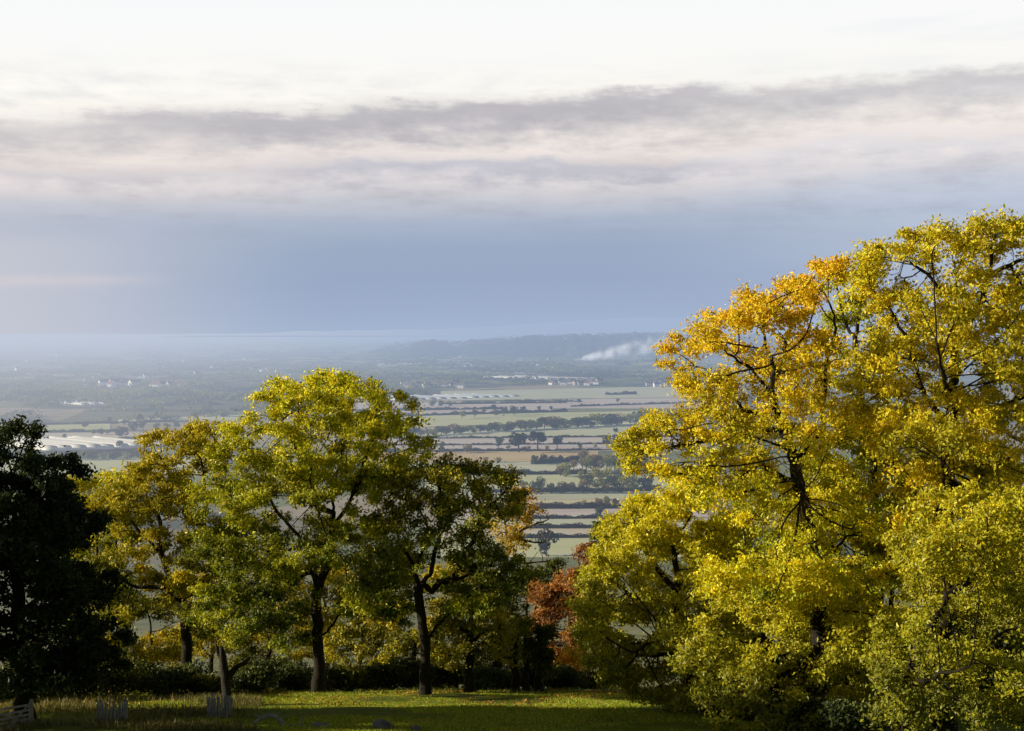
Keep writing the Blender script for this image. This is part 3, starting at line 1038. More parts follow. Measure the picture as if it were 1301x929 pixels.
# scattered hedgerow trees farther off
for j, (px, b_, t_, kd, pl) in enumerate([(513, 519, 503, 'round', 'dark'), (525, 519, 503, 'round', 'dark'), (549, 516, 508, 'bush', 'green'), (560, 516, 508, 'bush', 'green'), (572, 516, 509, 'bush', 'green'),
                             (587, 532, 521, 'round', 'olive'), (603, 531, 520, 'round', 'green'), (627, 521, 513, 'round', 'dark'), (640, 529, 516, 'round', 'green'), (652, 527, 516, 'bush', 'dark'),
                             (665, 524, 516, 'bush', 'dark'), (630, 528, 520, 'bush', 'green'), (712, 513, 508, 'bush', 'dark'), (736, 512, 507, 'bush', 'dark'), (785, 511, 506, 'bush', 'dark'),
                             (615, 524, 519, 'bush', 'dark'), (700, 521, 516, 'bush', 'dark'), (685, 522, 516, 'bush', 'dark'), (778, 540, 529, 'round', 'dark'), (800, 538, 527, 'round', 'dark')]):
    far_tree(px, b_, t_, kd, pl, 'hazy tree dotted among the pale hedged fields beyond the long row of wood', 'hazy trees dotted among the pale fields', wide=1.2)
# trees in front of the white sheeting, left
for j in range(16):
    px = 36 + j * 9.5 + R.uniform(-3, 3)
    b_ = 584 + R.uniform(-2, 1)
    far_tree(px, b_, b_ - R.uniform(8, 15), 'bush', ['green', 'olive', 'dark'][j % 3], 'greyish tree in the row below the white sheeting on the left', 'row of trees below the white sheeting', wide=1.2)
for j, (px, b_, t_) in enumerate([(50, 560, 549), (82, 557, 551), (118, 553, 545), (128, 552, 544), (136, 553, 546), (170, 548, 536), (182, 547, 535), (158, 540, 533), (200, 548, 537), (212, 548, 538), (224, 546, 536),
                                  (248, 534, 525), (284, 533, 524), (178, 536, 526), (140, 538, 530), (108, 543, 535), (152, 570, 559), (154, 555, 541)]):
    far_tree(px, b_, t_, ['round', 'bush'][j % 2], ['green', 'dark'][j % 2], 'hazy tree in the hedged fields above the white sheeting on the left', 'hazy trees above the white sheeting', wide=1.2)

# belts of wood out to the hills: nobody could count these
Vw, Fw, Tw, off = [], [], [], 0
rng = np.random.default_rng(77)
for j in range(1300):
    py = 436 + 100 * rng.uniform(0, 1) ** 1.7
    px = rng.uniform(-150, 900)
    if px > 420 and py > 503 or (px > 560 and py > 489):
        continue
    if py > 512 and rng.uniform() < 0.7:
        continue
    w = rng.uniform(12, 90) * (0.6 if py < 460 else 1)
    p0 = onplain(px, py)
    d = p0[1]
    h = rng.uniform(7, 15) if py > 470 else rng.uniform(8, 18)
    L = w * d / F
    q = max(1.15 * d / F, 2.2)
    n = int(min(500, max(40, L * h / (q * q) * 2.2)))
    t_ = rng.uniform(-0.5, 0.5, n)
    ph = rng.uniform(0, 6, 2)
    u = rng.uniform(0, 1, n) ** 0.8
    ht = h * (0.65 + 0.25 * np.sin(t_ * L / 9 + ph[0]) + 0.2 * np.sin(t_ * L / 4 + ph[1])) * np.sqrt(np.maximum(1 - (2 * t_) ** 2, 0.05))
    c = p0 + np.stack([t_ * L, rng.normal(0, h, n) + t_ * L * rng.uniform(-0.3, 0.3), u * ht], 1)
    pal = FAR_PALS[['green', 'dark', 'green', 'dark', 'green', 'dark'][int(rng.integers(0, 6))]]
    v_, f_, t3 = leaf_quads(c, q * 1.3, 1.35 * pick(pal, n, rng, np.clip(u, 0, 1)), 0.3, 0.8, rng)
    Vw.append(v_)
    Fw.append(f_ + off)
    Tw.append(t3)
    off += len(v_)
o = link('distant_woods', make_mesh('distant_woods', np.concatenate(Vw), np.concatenate(Fw), [M['far_leaf']], tint=np.concatenate(Tw)))
tag(o, 'hazy belts of woodland and hedgerow spread over the far plain', 'woods', kind='stuff')
for nm, pal_, rows_ in (('hill_woods', 'dark', 1),):
    Vw, Fw, Tw, off = [], [], [], 0
    for j in range(170):
        px = rng.uniform(500, 900)
        u = rng.uniform(0, 1)
        y = 6050 + 1500 * u
        p0 = np.array([(px - W / 2) / F * y, y, 0])
        sky_y = np.interp(px, [440, 500, 530, 560, 590, 640, 700, 760, 860, 950], [452, 441, 434, 433, 436, 430, 428, 426, 425, 428])
        zt = (HOR - sky_y) / F * 7600
        f = (y - 6000) / 1600
        p0[2] = PLAIN - 2 + (zt - PLAIN) * (math.sin(min(f * 1.25, 1) * math.pi / 2) ** 1.3 if f < 0.8 else 1)
        if rng.uniform() < 0.3 and f < 0.5:
            continue
        n = 110
        L = rng.uniform(60, 220)
        t_ = rng.uniform(-0.5, 0.5, n)
        c = p0 + np.stack([t_ * L, rng.normal(0, 15, n), rng.uniform(-4, 15, n) * (0.6 + 0.4 * np.sin(t_ * L / 12))], 1)
        v_, f_, t3 = leaf_quads(c, 6.0, pick(FAR_PALS['dark'], n, rng), 0.3, 0.8, rng)
        Vw.append(v_)
        Fw.append(f_ + off)
        Tw.append(t3)
        off += len(v_)
    o = link('hillside_woods', make_mesh('hillside_woods', np.concatenate(Vw), np.concatenate(Fw), [M['far_leaf']], tint=np.concatenate(Tw)))
    tag(o, 'blue hazy woodland covering the low hill behind the smoke', 'woods', kind='stuff')

# ------------------------------------------------------------------ houses
def house_parts(w, dp, h, rise):
    wl, rf, ch, wi = Box(), Box(), Box(), Box()
    x, y = w / 2, dp / 2
    v = [(-x, -y, -0.3), (x, -y, -0.3), (x, y, -0.3), (-x, y, -0.3), (-x, -y, h), (x, -y, h), (x, y, h), (-x, y, h), (-x, 0, h + rise - .15), (x, 0, h + rise - .15)]
    wl.add(v, [(0, 1, 5, 4), (2, 3, 7, 6), (1, 2, 6, 9, 5), (3, 0, 4, 8, 7)])
    e = 0.35
    zl = h - e * rise / y
    r = [(-x - e, -y - e, zl), (x + e, -y - e, zl), (x + e, 0, h + rise), (-x - e, 0, h + rise), (-x - e, y + e, zl), (x + e, y + e, zl)]
    r += [(a, b_, c - 0.18) for a, b_, c in r]
    rf.add(r, [(0, 1, 2, 3), (3, 2, 5, 4), (7, 6, 9, 8), (8, 9, 10, 11), (0, 6, 7, 1), (4, 5, 11, 10), (1, 7, 8, 2), (2, 8, 11, 5), (0, 3, 9, 6), (3, 4, 10, 9)])
    ch.box((x * 0.6, 0, h + rise + 0.4), (0.7, 0.7, 1.8))
    for a in (-0.55, 0.0, 0.55):
        for z in (1.4, 4.0) if h > 4 else (1.4,):
            if not (a == 0 and z == 1.4):
                wi.box((a * x, -y - 0.02, z), (1.0, 0.1, 1.2))
    wi.box((0, -y - 0.02, 1.0), (0.95, 0.1, 2.0))
    return wl, rf, ch, wi


def house_proto(wallm, roofm, w, dp, h, rise):
    a = house_parts(w, dp, h, rise)
    p = empty('village_house', (0, 0, PLAIN))
    a[0].build('wall', M[wallm], p)
    rf = a[1].build('roof', M[roofm], p)
    a[2].build('chimney', M['brick_wall'], rf)
    a[3].build('window', M['dark_glass'], p)
    return p


def copy_tree(o, parent=None):
    c_ = o.copy()
    C.objects.link(c_)
    c_.parent = parent
    for ch in list(o.children):
        copy_tree(ch, c_)
    return c_


wh = house_proto('white_wall', 'slate', 5.2, 5.0, 4.6, 3.0)
wh.name = 'white_house'
wh.location = onplain(735.5, 600)
wh.rotation_euler = (0, 0, rad(78))
wh.scale = (1.1,) * 3
tag(wh, 'small white gabled house among the rusty and green trees', 'house')
HP = [house_proto('white_wall', 'red_tile', 11, 7, 5, 3), house_proto('brick_wall', 'slate', 12, 7.5, 5, 3), house_proto('white_wall', 'slate', 9, 7, 4.8, 3)]
used = [False] * 3
VILL = [(512, 590, 489.5, 493.5, 26, 'small pale house in the village beyond the bluish sheeting', 'village houses beyond the bluish sheeting'),
        (700, 762, 486, 490, 20, 'small house in the village below the long white sheeting', 'village houses below the long white sheeting'),
        (824, 858, 489, 492, 12, 'pale house in the row left of the golden tree top', 'houses left of the golden tree'),
        (130, 172, 489, 494, 9, 'white building in the cluster far out on the left of the plain', 'white buildings far left'),
        (194, 232, 491, 494, 7, 'white building in the second cluster, above the yellow oak', 'white buildings above the yellow oak'),
        (320, 346, 470, 474, 5, 'pale speck of a house on the plain above the tall ash', 'house specks above the tall ash'),
        (560, 720, 452, 472, 16, 'tiny pale farmhouse dotted on the far plain below the wooded hill', 'farmhouses below the wooded hill'),
        (20, 320, 450, 486, 26, 'tiny pale building dotted on the hazy far plain on the left', 'buildings on the hazy far plain')]
for x0, x1, y0, y1, n, lb, gp in VILL:
    for j in range(n):
        i_ = int(R.integers(0, 3)) if gp[0] != 'w' else int(R.choice([0, 2]))
        o = copy_tree(HP[i_]) if used[i_] else HP[i_]
        used[i_] = True
        px = x0 + (x1 - x0) * (j + R.uniform(0.1, 0.9)) / n
        py = R.uniform(y0, y1)
        o.location = onplain(px, py)
        o.rotation_euler = (0, 0, R.uniform(-1, 1))
        sc = R.uniform(0.9, 1.3) * (1.5 if gp[0] == 'w' else 1.0)
        o.scale = (sc,) * 3
        o.name = 'village_house'
        tag(o, lb, 'house', gp)


# ------------------------------------------------------------------ polythene tunnels
def tunnel_mesh(L, w=8.0, h=3.6, n=9):
    a = np.linspace(0, math.pi, n)
    pr = np.stack([-np.cos(a) * w / 2, np.sin(a) * h], 1)
    bb = Box()
    v = [(x, y, z) for y in np.linspace(0, L, 9) for x, z in pr]
    f = [(r * n + j, r * n + j + 1, (r + 1) * n + j + 1, (r + 1) * n + j) for r in range(8) for j in range(n - 1)]
    f += [tuple(range(n))[::-1], tuple(8 * n + j for j in range(n))]
    bb.add(v, f)
    return bb


def tunnels(x0, x1, yb, yt, m_, label, group, w=8.0, h=3.6, yb1=None):
    """a block of tunnels side by side, all lying at 45 degrees to the view"""
    q0 = onplain(x0, yb)
    d0 = q0[1]
    L = (onplain(x0, yt)[1] - d0) * 1.414
    xa, xb = q0[0], (x1 - W / 2) / F * d0
    n = max(1, int((xb - xa) / (w * 1.45)))
    mesh = None
    for j in range(n):
        if mesh is None:
            o = tunnel_mesh(L, w, h).build('polytunnel', M[m_], smooth=True)
            mesh = o.data
        else:
            o = link('polytunnel', mesh)
        q = onplain(x0, yb + ((yb1 or yb) - yb) * j / n)
        o.location = (xa + (j + 0.5) * w * 1.45, q[1] + R.uniform(-2, 2), PLAIN)
        o.rotation_euler = (0, 0, rad(45))
        o.scale = (1, R.uniform(0.85, 1.05), R.uniform(0.95, 1.05))
        tag(o, label, 'polytunnel', group)


tunnels(62, 214, 572.5, 562, 'plastic', 'white polythene tunnel in the big block left, beyond the yellow oak', 'block of white tunnels on the left', 8.0, 4.6, yb1=568)
tunnels(104, 150, 514.5, 511.5, 'plastic', 'white polythene tunnel in the small strip far out on the left', 'far strip of white tunnels on the left', 10.0, 3.4)
tunnels(700, 768, 482.3, 479.5, 'plastic', 'white polythene tunnel in the long strip right of centre above the village', 'white tunnels above the village', 13.0, 4.0)
tunnels(505, 600, 508.5, 505.5, 'blue_plastic', 'bluish polythene tunnel in the strip right of the tall ash crown', 'bluish tunnels near the ash crown', 11.0, 3.0, yb1=506.5)
tunnels(600, 672, 505.8, 503.3, 'blue_plastic', 'bluish polythene tunnel in the second strip, farther right of the ash', 'second strip of bluish tunnels', 11.0, 3.0, yb1=503.8)

# ------------------------------------------------------------------ smoke from a bonfire
p0 = onplain(730, 459.5)
D = p0[1]
u_ = D / F
bb = Box()
pts, rr = [], []
for f in np.linspace(0, 1, 16):
    px = 730 + 152 * f
    py = 458.5 - 25 * f ** 0.8
    pts.append(np.array([(px - W / 2) / F * D, D, (HOR - py) / F * D]))
    rr.append((1.8 + 23.0 * f ** 0.8) * u_)
bb.tube(pts, rr, 14)
m, k = mat('smoke')
pos = k.node('ShaderNodeNewGeometry').outputs['Position'] if False else k.node('ShaderNodeTexCoord').outputs['Object']
s = k.sep(pos)
L_ = 152 * u_
f = k.m('DIVIDE', s[0], L_)
cz = k.m('MULTIPLY', k.m('POWER', k.m('MAXIMUM', f, 0.0), 0.8), 25 * u_)
rad_ = k.m('MULTIPLY_ADD', k.m('POWER', k.m('MAXIMUM', f, 0.0), 0.8), 23.0 * u_, 1.8 * u_)
dzz = k.m('SUBTRACT', s[2], cz)
q2 = k.m('DIVIDE', k.m('SQRT', k.m('ADD', k.m('MULTIPLY', dzz, dzz), k.m('MULTIPLY', s[1], s[1]))), rad_)
nz = k.noise(pos, 0.028, 5, 0.62, 0.3)
body = k.m('MULTIPLY', k.smooth(q2, 1.0, 0.25), k.smooth(nz, 0.36, 0.66))
fall = k.m('DIVIDE', 1.0, k.m('MULTIPLY_ADD', k.m('MAXIMUM', f, 0.0), 9.0, 1.0))
end = k.smooth(f, 1.0, 0.55)
dens = k.m('MULTIPLY', k.m('MULTIPLY', k.m('MULTIPLY', body, fall), end), 0.085)
pv = k.node('ShaderNodeVolumePrincipled')
pv.inputs['Color'].default_value = (0.85, 0.87, 0.9, 1)
k.put(pv.inputs['Density'], dens)
pv.inputs['Emission Color'].default_value = (0.62, 0.68, 0.78, 1)
k.put(pv.inputs['Emission Strength'], k.m('MULTIPLY', dens, 0.62))  # faint painted glow that lightens the plume, no real source
finish(k, None, volume=pv.outputs[0])
me_o = bb.build('smoke_plume', m, loc=(0, 0, 0))
org = pts[0]
me_o.data.transform(__import__('mathutils').Matrix.Translation([-float(v) for v in org]))
me_o.location = [float(v) for v in org]
tag(me_o, 'pale plume of bonfire smoke drifting right across the wooded hill', 'smoke')

# ================================================================== FOREGROUND TREES
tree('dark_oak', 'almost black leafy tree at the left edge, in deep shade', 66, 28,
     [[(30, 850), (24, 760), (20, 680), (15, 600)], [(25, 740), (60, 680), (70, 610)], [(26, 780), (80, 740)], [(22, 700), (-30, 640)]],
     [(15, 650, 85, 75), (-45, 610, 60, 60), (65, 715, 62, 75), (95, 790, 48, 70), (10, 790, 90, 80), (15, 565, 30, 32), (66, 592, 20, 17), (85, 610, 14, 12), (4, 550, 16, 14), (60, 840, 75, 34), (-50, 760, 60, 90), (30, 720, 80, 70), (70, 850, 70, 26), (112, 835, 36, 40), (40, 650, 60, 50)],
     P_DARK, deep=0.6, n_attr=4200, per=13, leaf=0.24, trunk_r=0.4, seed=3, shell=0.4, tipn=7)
tree('oak_tree', 'yellow brown oak with a forked trunk between the black tree and the tall ash', 86, 238,
     [[(238, 830), (237, 775), (231, 735)], [(237, 775), (215, 728), (205, 700), (200, 650), (215, 600)], [(231, 740), (256, 700), (262, 650), (258, 590)],
      [(237, 770), (205, 745), (165, 744), (130, 720)], [(236, 760), (285, 735)], [(205, 700), (165, 660)]],
     [(256, 568, 34, 30), (215, 592, 42, 34), (185, 625, 40, 35), (262, 640, 42, 50), (220, 660, 50, 45), (170, 690, 45, 40), (150, 740, 45, 35), (235, 720, 55, 35), (285, 700, 30, 40), (200, 770, 50, 28), (150, 790, 40, 28), (265, 780, 40, 30), (195, 560, 16, 16), (232, 550, 18, 16), (150, 640, 36, 34)],
     P_OAK, n_attr=1800, per=10, leaf=0.24, trunk_r=0.34, seed=5, high=[(0.20, 0.19, 0.016), (0.36, 0.30, 0.017)], tipn=5)
tree('young_tree', 'small yellow green tree behind the black tree, left of the forked oak', 90, 128,
     [[(128, 820), (126, 740), (122, 660)], [(126, 740), (150, 690), (152, 630)], [(127, 760), (100, 700)]],
     [(118, 630, 30, 40), (150, 612, 26, 28), (96, 640, 18, 40), (140, 670, 45, 40), (110, 720, 40, 45), (150, 760, 40, 40), (130, 800, 45, 35)],
     P_ASH, n_attr=1100, per=11, leaf=0.22, trunk_r=0.2, seed=6, high=P_ASH_TOP)
tree('ash_tree', 'tall spreading ash with the highest crown on the left side', 80, 405,
     [[(405, 850), (403, 800), (402, 757)], [(402, 757), (390, 700), (370, 670), (345, 640), (330, 600)], [(402, 757), (418, 710), (424, 680), (422, 650), (428, 600), (440, 545)],
      [(403, 812), (424, 794), (440, 772), (474, 750), (495, 730), (512, 715)], [(421, 653), (397, 640), (385, 590), (380, 540)], [(424, 672), (444, 640), (460, 606), (481, 588), (505, 575)],
      [(396, 725), (350, 745), (310, 740)], [(424, 690), (470, 660), (490, 640)], [(388, 698), (340, 700), (290, 690)], [(444, 640), (470, 560), (478, 520)],
      [(385, 590, 0), (370, 560, -2), (360, 530, -3)], [(397, 640), (400, 640, -4), (395, 620, -5)]],
     [(372, 503, 36, 26), (343, 522, 24, 30), (440, 498, 48, 26), (484, 518, 28, 26), (400, 540, 60, 35), (312, 556, 34, 30), (286, 573, 26, 24), (465, 555, 55, 34), (520, 552, 28, 22),
      (345, 600, 45, 40), (298, 632, 42, 34), (272, 612, 18, 20), (420, 612, 60, 40), (482, 610, 40, 30), (330, 680, 56, 42), (276, 692, 32, 32), (400, 695, 55, 36), (452, 672, 36, 36), (300, 745, 44, 32), (505, 585, 30, 20), (350, 755, 44, 34), (275, 780, 34, 26), (465, 715, 34, 24), (320, 800, 40, 26), (370, 800, 28, 24), (455, 760, 36, 26), (500, 725, 26, 24), (350, 490, 18, 14), (405, 488, 26, 16), (540, 570, 16, 16)],
     P_ASH, n_attr=3200, per=10, leaf=0.21, trunk_r=0.33, seed=8, high=P_ASH_TOP, tipn=5, step=0.3, kill=0.46)
tree('spreading_tree', 'lower dark green tree with a leaning limb right of the tall ash', 78, 540,
     [[(540, 850), (541, 818)], [(541, 818), (536, 785), (533, 765), (532, 740), (524, 715), (508, 690), (500, 660)], [(541, 820), (555, 795), (570, 779), (592, 763), (614, 742), (622, 728)],
      [(533, 745), (548, 725), (556, 690), (562, 640), (560, 600)], [(549, 753), (560, 738), (576, 737), (596, 731), (630, 732), (660, 742)], [(576, 738), (600, 690), (612, 650), (604, 610)], [(612, 655), (640, 625)], [(532, 720), (545, 680), (530, 640)]],
     [(560, 605, 44, 28), (520, 622, 32, 28), (602, 606, 26, 20), (640, 612, 28, 22), (560, 650, 56, 40), (612, 652, 38, 40), (500, 662, 32, 36), (548, 700, 56, 26), (596, 700, 40, 26), (650, 727, 46, 20), (505, 718, 28, 26), (620, 728, 40, 18), (590, 760, 34, 20), (500, 770, 28, 24), (570, 590, 18, 14), (655, 640, 20, 20), (640, 755, 30, 18)],
     P_ASH, n_attr=2200, per=10, leaf=0.20, trunk_r=0.29, seed=9, high=P_OAK, tipn=5, gapf=0.12)
tree('half_bare_tree', 'thin yellow tree half bare of leaves, right of the dark spreading tree', 92, 643,
     [[(644, 800), (645, 755), (641, 714), (648, 690)], [(648, 690), (665, 673), (685, 664), (697, 660)], [(645, 698), (640, 660), (645, 630)], [(652, 684), (662, 650), (668, 630)], [(658, 680), (690, 690), (702, 682)], [(642, 715), (660, 716), (700, 712)]],
     [(660, 640, 26, 22), (640, 668, 22, 26), (674, 654, 16, 18), (690, 680, 16, 20), (655, 690, 20, 16), (690, 710, 16, 10)],
     [(0.20, 0.18, 0.02), (0.36, 0.26, 0.02), (0.34, 0.18, 0.02)], n_attr=700, per=5, leaf=0.2, trunk_r=0.2, seed=10, bark='pale_bark', bare=[(692, 690, 22, 40)], tipn=4)
tree('field_maple', 'small yellow tree on a straight dark trunk under the leaning limb', 80, 596,
     [[(596, 840), (598, 800), (600, 770)], [(598, 805), (570, 790), (555, 800)], [(597, 815), (620, 800)]],
     [(600, 765, 30, 22), (575, 785, 28, 26), (620, 790, 28, 26), (590, 815, 45, 24), (560, 830, 20, 20), (640, 815, 20, 22)],
     P_BACK, n_attr=800, per=9, leaf=0.19, trunk_r=0.26, seed=12, tipn=5)
tree('small_tree', 'leftmost of the three small trees in a row, yellow leaves on a pale trunk', 81, 653,
     [[(654, 850), (655, 815)]], [(655, 805, 20, 22), (640, 825, 18, 18), (650, 840, 20, 14)], P_BACK, n_attr=420, per=12, leaf=0.17, trunk_r=0.22, seed=13)
tree('small_tree', 'middle one of the three small trees in a row, yellowish dark crown', 81, 669,
     [[(669, 850), (668, 810)]], [(668, 805, 15, 22), (672, 830, 16, 18)], P_ASH, n_attr=420, per=12, leaf=0.17, trunk_r=0.17, seed=14)
tree('small_tree', 'rightmost of the three small trees in a row, with a dense dark egg shaped crown', 81, 686,
     [[(686, 855), (688, 820)]], [(690, 812, 17, 22), (684, 832, 22, 20), (698, 835, 12, 20)], P_SHADE, n_attr=700, per=16, leaf=0.17, trunk_r=0.24, seed=15, tipn=7)
tree('copper_beech', 'rusty red tree in the gap between the left trees and the lime', 100, 718,
     [[(722, 830), (726, 770), (742, 720)], [(724, 780), (700, 750)], [(726, 770), (750, 770)]],
     [(744, 712, 28, 26), (718, 745, 40, 34), (700, 775, 26, 26), (738, 785, 28, 34), (715, 815, 30, 24), (690, 790, 22, 20), (760, 725, 16, 24), (692, 765, 22, 22), (735, 830, 26, 24), (748, 770, 22, 40)],
     P_COPPER, n_attr=1500, per=12, leaf=0.22, trunk_r=0.3, seed=16, tipn=6)
tree('dark_conifer', 'little dark green tree rising behind the copper tree', 128, 765,
     [[(765, 780), (765, 690), (766, 668)]], [(766, 678, 11, 14), (764, 698, 14, 16), (762, 720, 16, 20)], [(0.03, 0.05, 0.012), (0.06, 0.085, 0.02), (0.10, 0.11, 0.02)], n_attr=420, per=14, leaf=0.24, trunk_r=0.16, seed=17)

# trees of the second row, lit through the gaps
BACK = [
    ('sunlit yellow green tree behind the forked oak, low on the left', 104, 190, [(190, 790, 50, 40), (160, 830, 45, 30), (215, 835, 45, 30)], 1),
    ('sunlit low tree behind the black tree, nearest the left edge', 100, 118, [(118, 800, 40, 40), (95, 840, 40, 30), (140, 845, 40, 28)], 0),
    ('sunlit tree between the forked oak and the tall ash', 112, 268, [(268, 745, 38, 44), (250, 810, 45, 36), (290, 820, 40, 34), (230, 760, 30, 34)], 1),
    ('sunlit tree behind the tall ash, left of its trunk', 108, 338, [(330, 765, 50, 44), (368, 750, 32, 44), (310, 825, 45, 34), (360, 825, 40, 34), (345, 720, 40, 30)], 0),
    ('sunlit tree behind the tall ash, right of its trunk', 102, 458, [(455, 775, 44, 40), (480, 820, 45, 34), (432, 825, 36, 34), (505, 785, 28, 34)], 0),
    ('greenish tree far behind the low limb of the tall ash', 122, 490, [(490, 735, 44, 36), (525, 750, 40, 36), (455, 740, 36, 34), (490, 790, 50, 30)], 2),
    ('yellow tree deep behind the fork of the spreading tree', 110, 580, [(575, 730, 40, 34), (605, 760, 34, 34), (560, 785, 38, 36), (628, 750, 26, 30), (595, 815, 40, 34)], 1),
    ('grey green tree low behind the pale half bare trunk', 118, 668, [(668, 745, 28, 30), (690, 730, 26, 22), (655, 780, 30, 30), (700, 755, 20, 24)], 2),
    ('olive tree low behind the three small trees in a row', 106, 632, [(632, 800, 36, 34), (660, 830, 40, 28), (610, 835, 34, 26), (690, 840, 30, 24)], 2),
    ('yellow scrubby tree behind the spreading tree trunk', 100, 525, [(525, 825, 34, 32), (500, 845, 34, 24), (555, 840, 34, 26)], 0),
    ('yellow scrubby tree just right of the ash trunk, far back', 116, 415, [(412, 750, 40, 40), (390, 800, 40, 34), (435, 790, 34, 34), (380, 740, 30, 34)], 1),
]
P_BACK2 = [(0.08, 0.085, 0.012), (0.20, 0.18, 0.014), (0.34, 0.27, 0.015)]
P_BACK3 = [(0.03, 0.038, 0.01), (0.06, 0.07, 0.012), (0.12, 0.12, 0.015)]
for j, (lb, d, px, lob, pl) in enumerate(BACK):
    cx = lob[0][0]
    tree('woodland_tree', lb, d, px, [[(px, 855), (px + 3, 815), (cx, lob[0][1] + 10)], [(px + 1, 835), (lob[1][0], lob[1][1])]], lob, [P_BACK, P_BACK2, P_BACK3][pl], n_attr=900, per=8,
         leaf=0.26, trunk_r=0.18, seed=30 + j, tipn=5, dense=4.2, clumps=8)
RIGHT_BACK = [
    ('yellow green tree filling the gap behind the lime and the golden oak', 82, 935, [(935, 690, 46, 40), (910, 740, 46, 44), (965, 740, 46, 44), (940, 800, 56, 40)]),
    ('bright tree behind the golden oak trunk, lower right', 84, 1030, [(1030, 700, 50, 46), (1005, 750, 46, 44), (1060, 760, 46, 44), (1030, 810, 56, 40)]),
    ('green tree behind the tall slender trunk and the sycamore', 86, 1130, [(1130, 650, 56, 50), (1060, 640, 46, 46), (1100, 740, 50, 44), (1160, 740, 50, 44), (1130, 810, 60, 40)]),
    ('green tree behind the tallest tree at the right edge', 88, 1250, [(1250, 600, 70, 60), (1180, 610, 50, 56), (1210, 700, 50, 50), (1290, 690, 50, 60), (1250, 760, 70, 50)]),
]
for j, (lb, d, px, lob) in enumerate(RIGHT_BACK):
    tree('woodland_tree', lb, d, px, [[(px, 840), (px + 3, 780), (lob[0][0], lob[0][1] + 10)], [(px + 1, 820), (lob[1][0], lob[1][1])], [(px + 1, 820), (lob[2][0], lob[2][1])]], lob, P_LIME, n_attr=1500, per=9,
         leaf=0.24, trunk_r=0.24, seed=50 + j, tipn=5, dense=4.6, clumps=8)

# ---- the right hand group
tree('lime_tree', 'bright yellow lime with boughs drooping to the lawn, right of the gap', 71, 880,
     [[(878, 850), (870, 790), (860, 730), (850, 670)], [(872, 800), (830, 770), (780, 740)], [(866, 760), (820, 700), (800, 670)], [(876, 835), (820, 830), (770, 845), (745, 860)], [(872, 800), (905, 790)], [(870, 790, 0), (840, 800, -4), (800, 830, -5)]],
     [(800, 690, 50, 40), (776, 732, 40, 42), (764, 782, 34, 42), (768, 832, 34, 30), (840, 660, 50, 38), (850, 722, 66, 56), (822, 790, 66, 52), (882, 780, 66, 56), (790, 850, 48, 22), (895, 842, 60, 38), (905, 700, 50, 50), (870, 625, 40, 30), (750, 760, 24, 24), (815, 650, 26, 24), (772, 690, 24, 22), (750, 815, 20, 26), (860, 870, 50, 20)],
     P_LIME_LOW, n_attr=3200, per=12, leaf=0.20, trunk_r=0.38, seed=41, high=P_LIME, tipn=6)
tree('golden_oak', 'big golden oak with a bowed dark trunk, highest leaves orange, right of the smoke', 64, 1045,
     [[(1043, 860), (1038, 760), (1023, 650), (1009, 583), (990, 531), (980, 498), (953, 466), (925, 450)], [(1015, 610), (960, 590), (920, 620), (887, 606), (850, 600)], [(981, 500), (1000, 450), (1005, 410)], [(990, 531), (940, 520), (900, 470)],
      [(1023, 650), (980, 640), (940, 660)], [(1010, 585), (1050, 540), (1050, 470), (1060, 400)], [(995, 545), (960, 550), (900, 560), (840, 570)], [(1035, 740), (1075, 680)], [(980, 498), (985, 470, -4), (975, 440, -4)], [(1023, 650), (1020, 620, -5), (1000, 570, -6)]],
     [(895, 440, 30, 34), (882, 490, 26, 36), (940, 412, 42, 34), (1000, 384, 42, 34), (1046, 358, 26, 26), (1068, 335, 18, 16), (1012, 360, 20, 18), (975, 378, 18, 18), (912, 402, 20, 18), (878, 425, 16, 16), (862, 470, 14, 18), (790, 575, 14, 14), (835, 535, 22, 18), (960, 470, 56, 42), (850, 560, 46, 32), (817, 572, 32, 30), (800, 592, 18, 18), (900, 545, 46, 40), (960, 560, 56, 46),
      (1030, 450, 56, 46), (1040, 540, 56, 56), (890, 615, 44, 28), (980, 650, 70, 46), (1060, 640, 56, 56), (930, 610, 40, 30), (1090, 700, 60, 50), (1020, 720, 60, 44), (950, 700, 50, 36)],
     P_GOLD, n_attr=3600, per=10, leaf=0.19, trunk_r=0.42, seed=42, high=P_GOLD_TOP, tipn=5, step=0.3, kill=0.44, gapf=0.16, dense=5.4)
tree('tall_tree', 'slender upright tree with a green crown between the golden oak and the tallest tree', 70, 1112,
     [[(1114, 860), (1112, 720), (1108, 583), (1092, 490), (1086, 420)], [(1104, 560), (1140, 510)], [(1110, 640), (1080, 600)]],
     [(1086, 400, 40, 40), (1080, 480, 42, 40), (1112, 540, 46, 50), (1100, 630, 50, 50), (1080, 352, 28, 26), (1130, 460, 34, 40), (1090, 560, 50, 46), (1060, 600, 40, 46), (1140, 600, 44, 50), (1110, 690, 60, 46)],
     P_GOLD, n_attr=2600, per=9, leaf=0.2, trunk_r=0.34, seed=43, tipn=5)
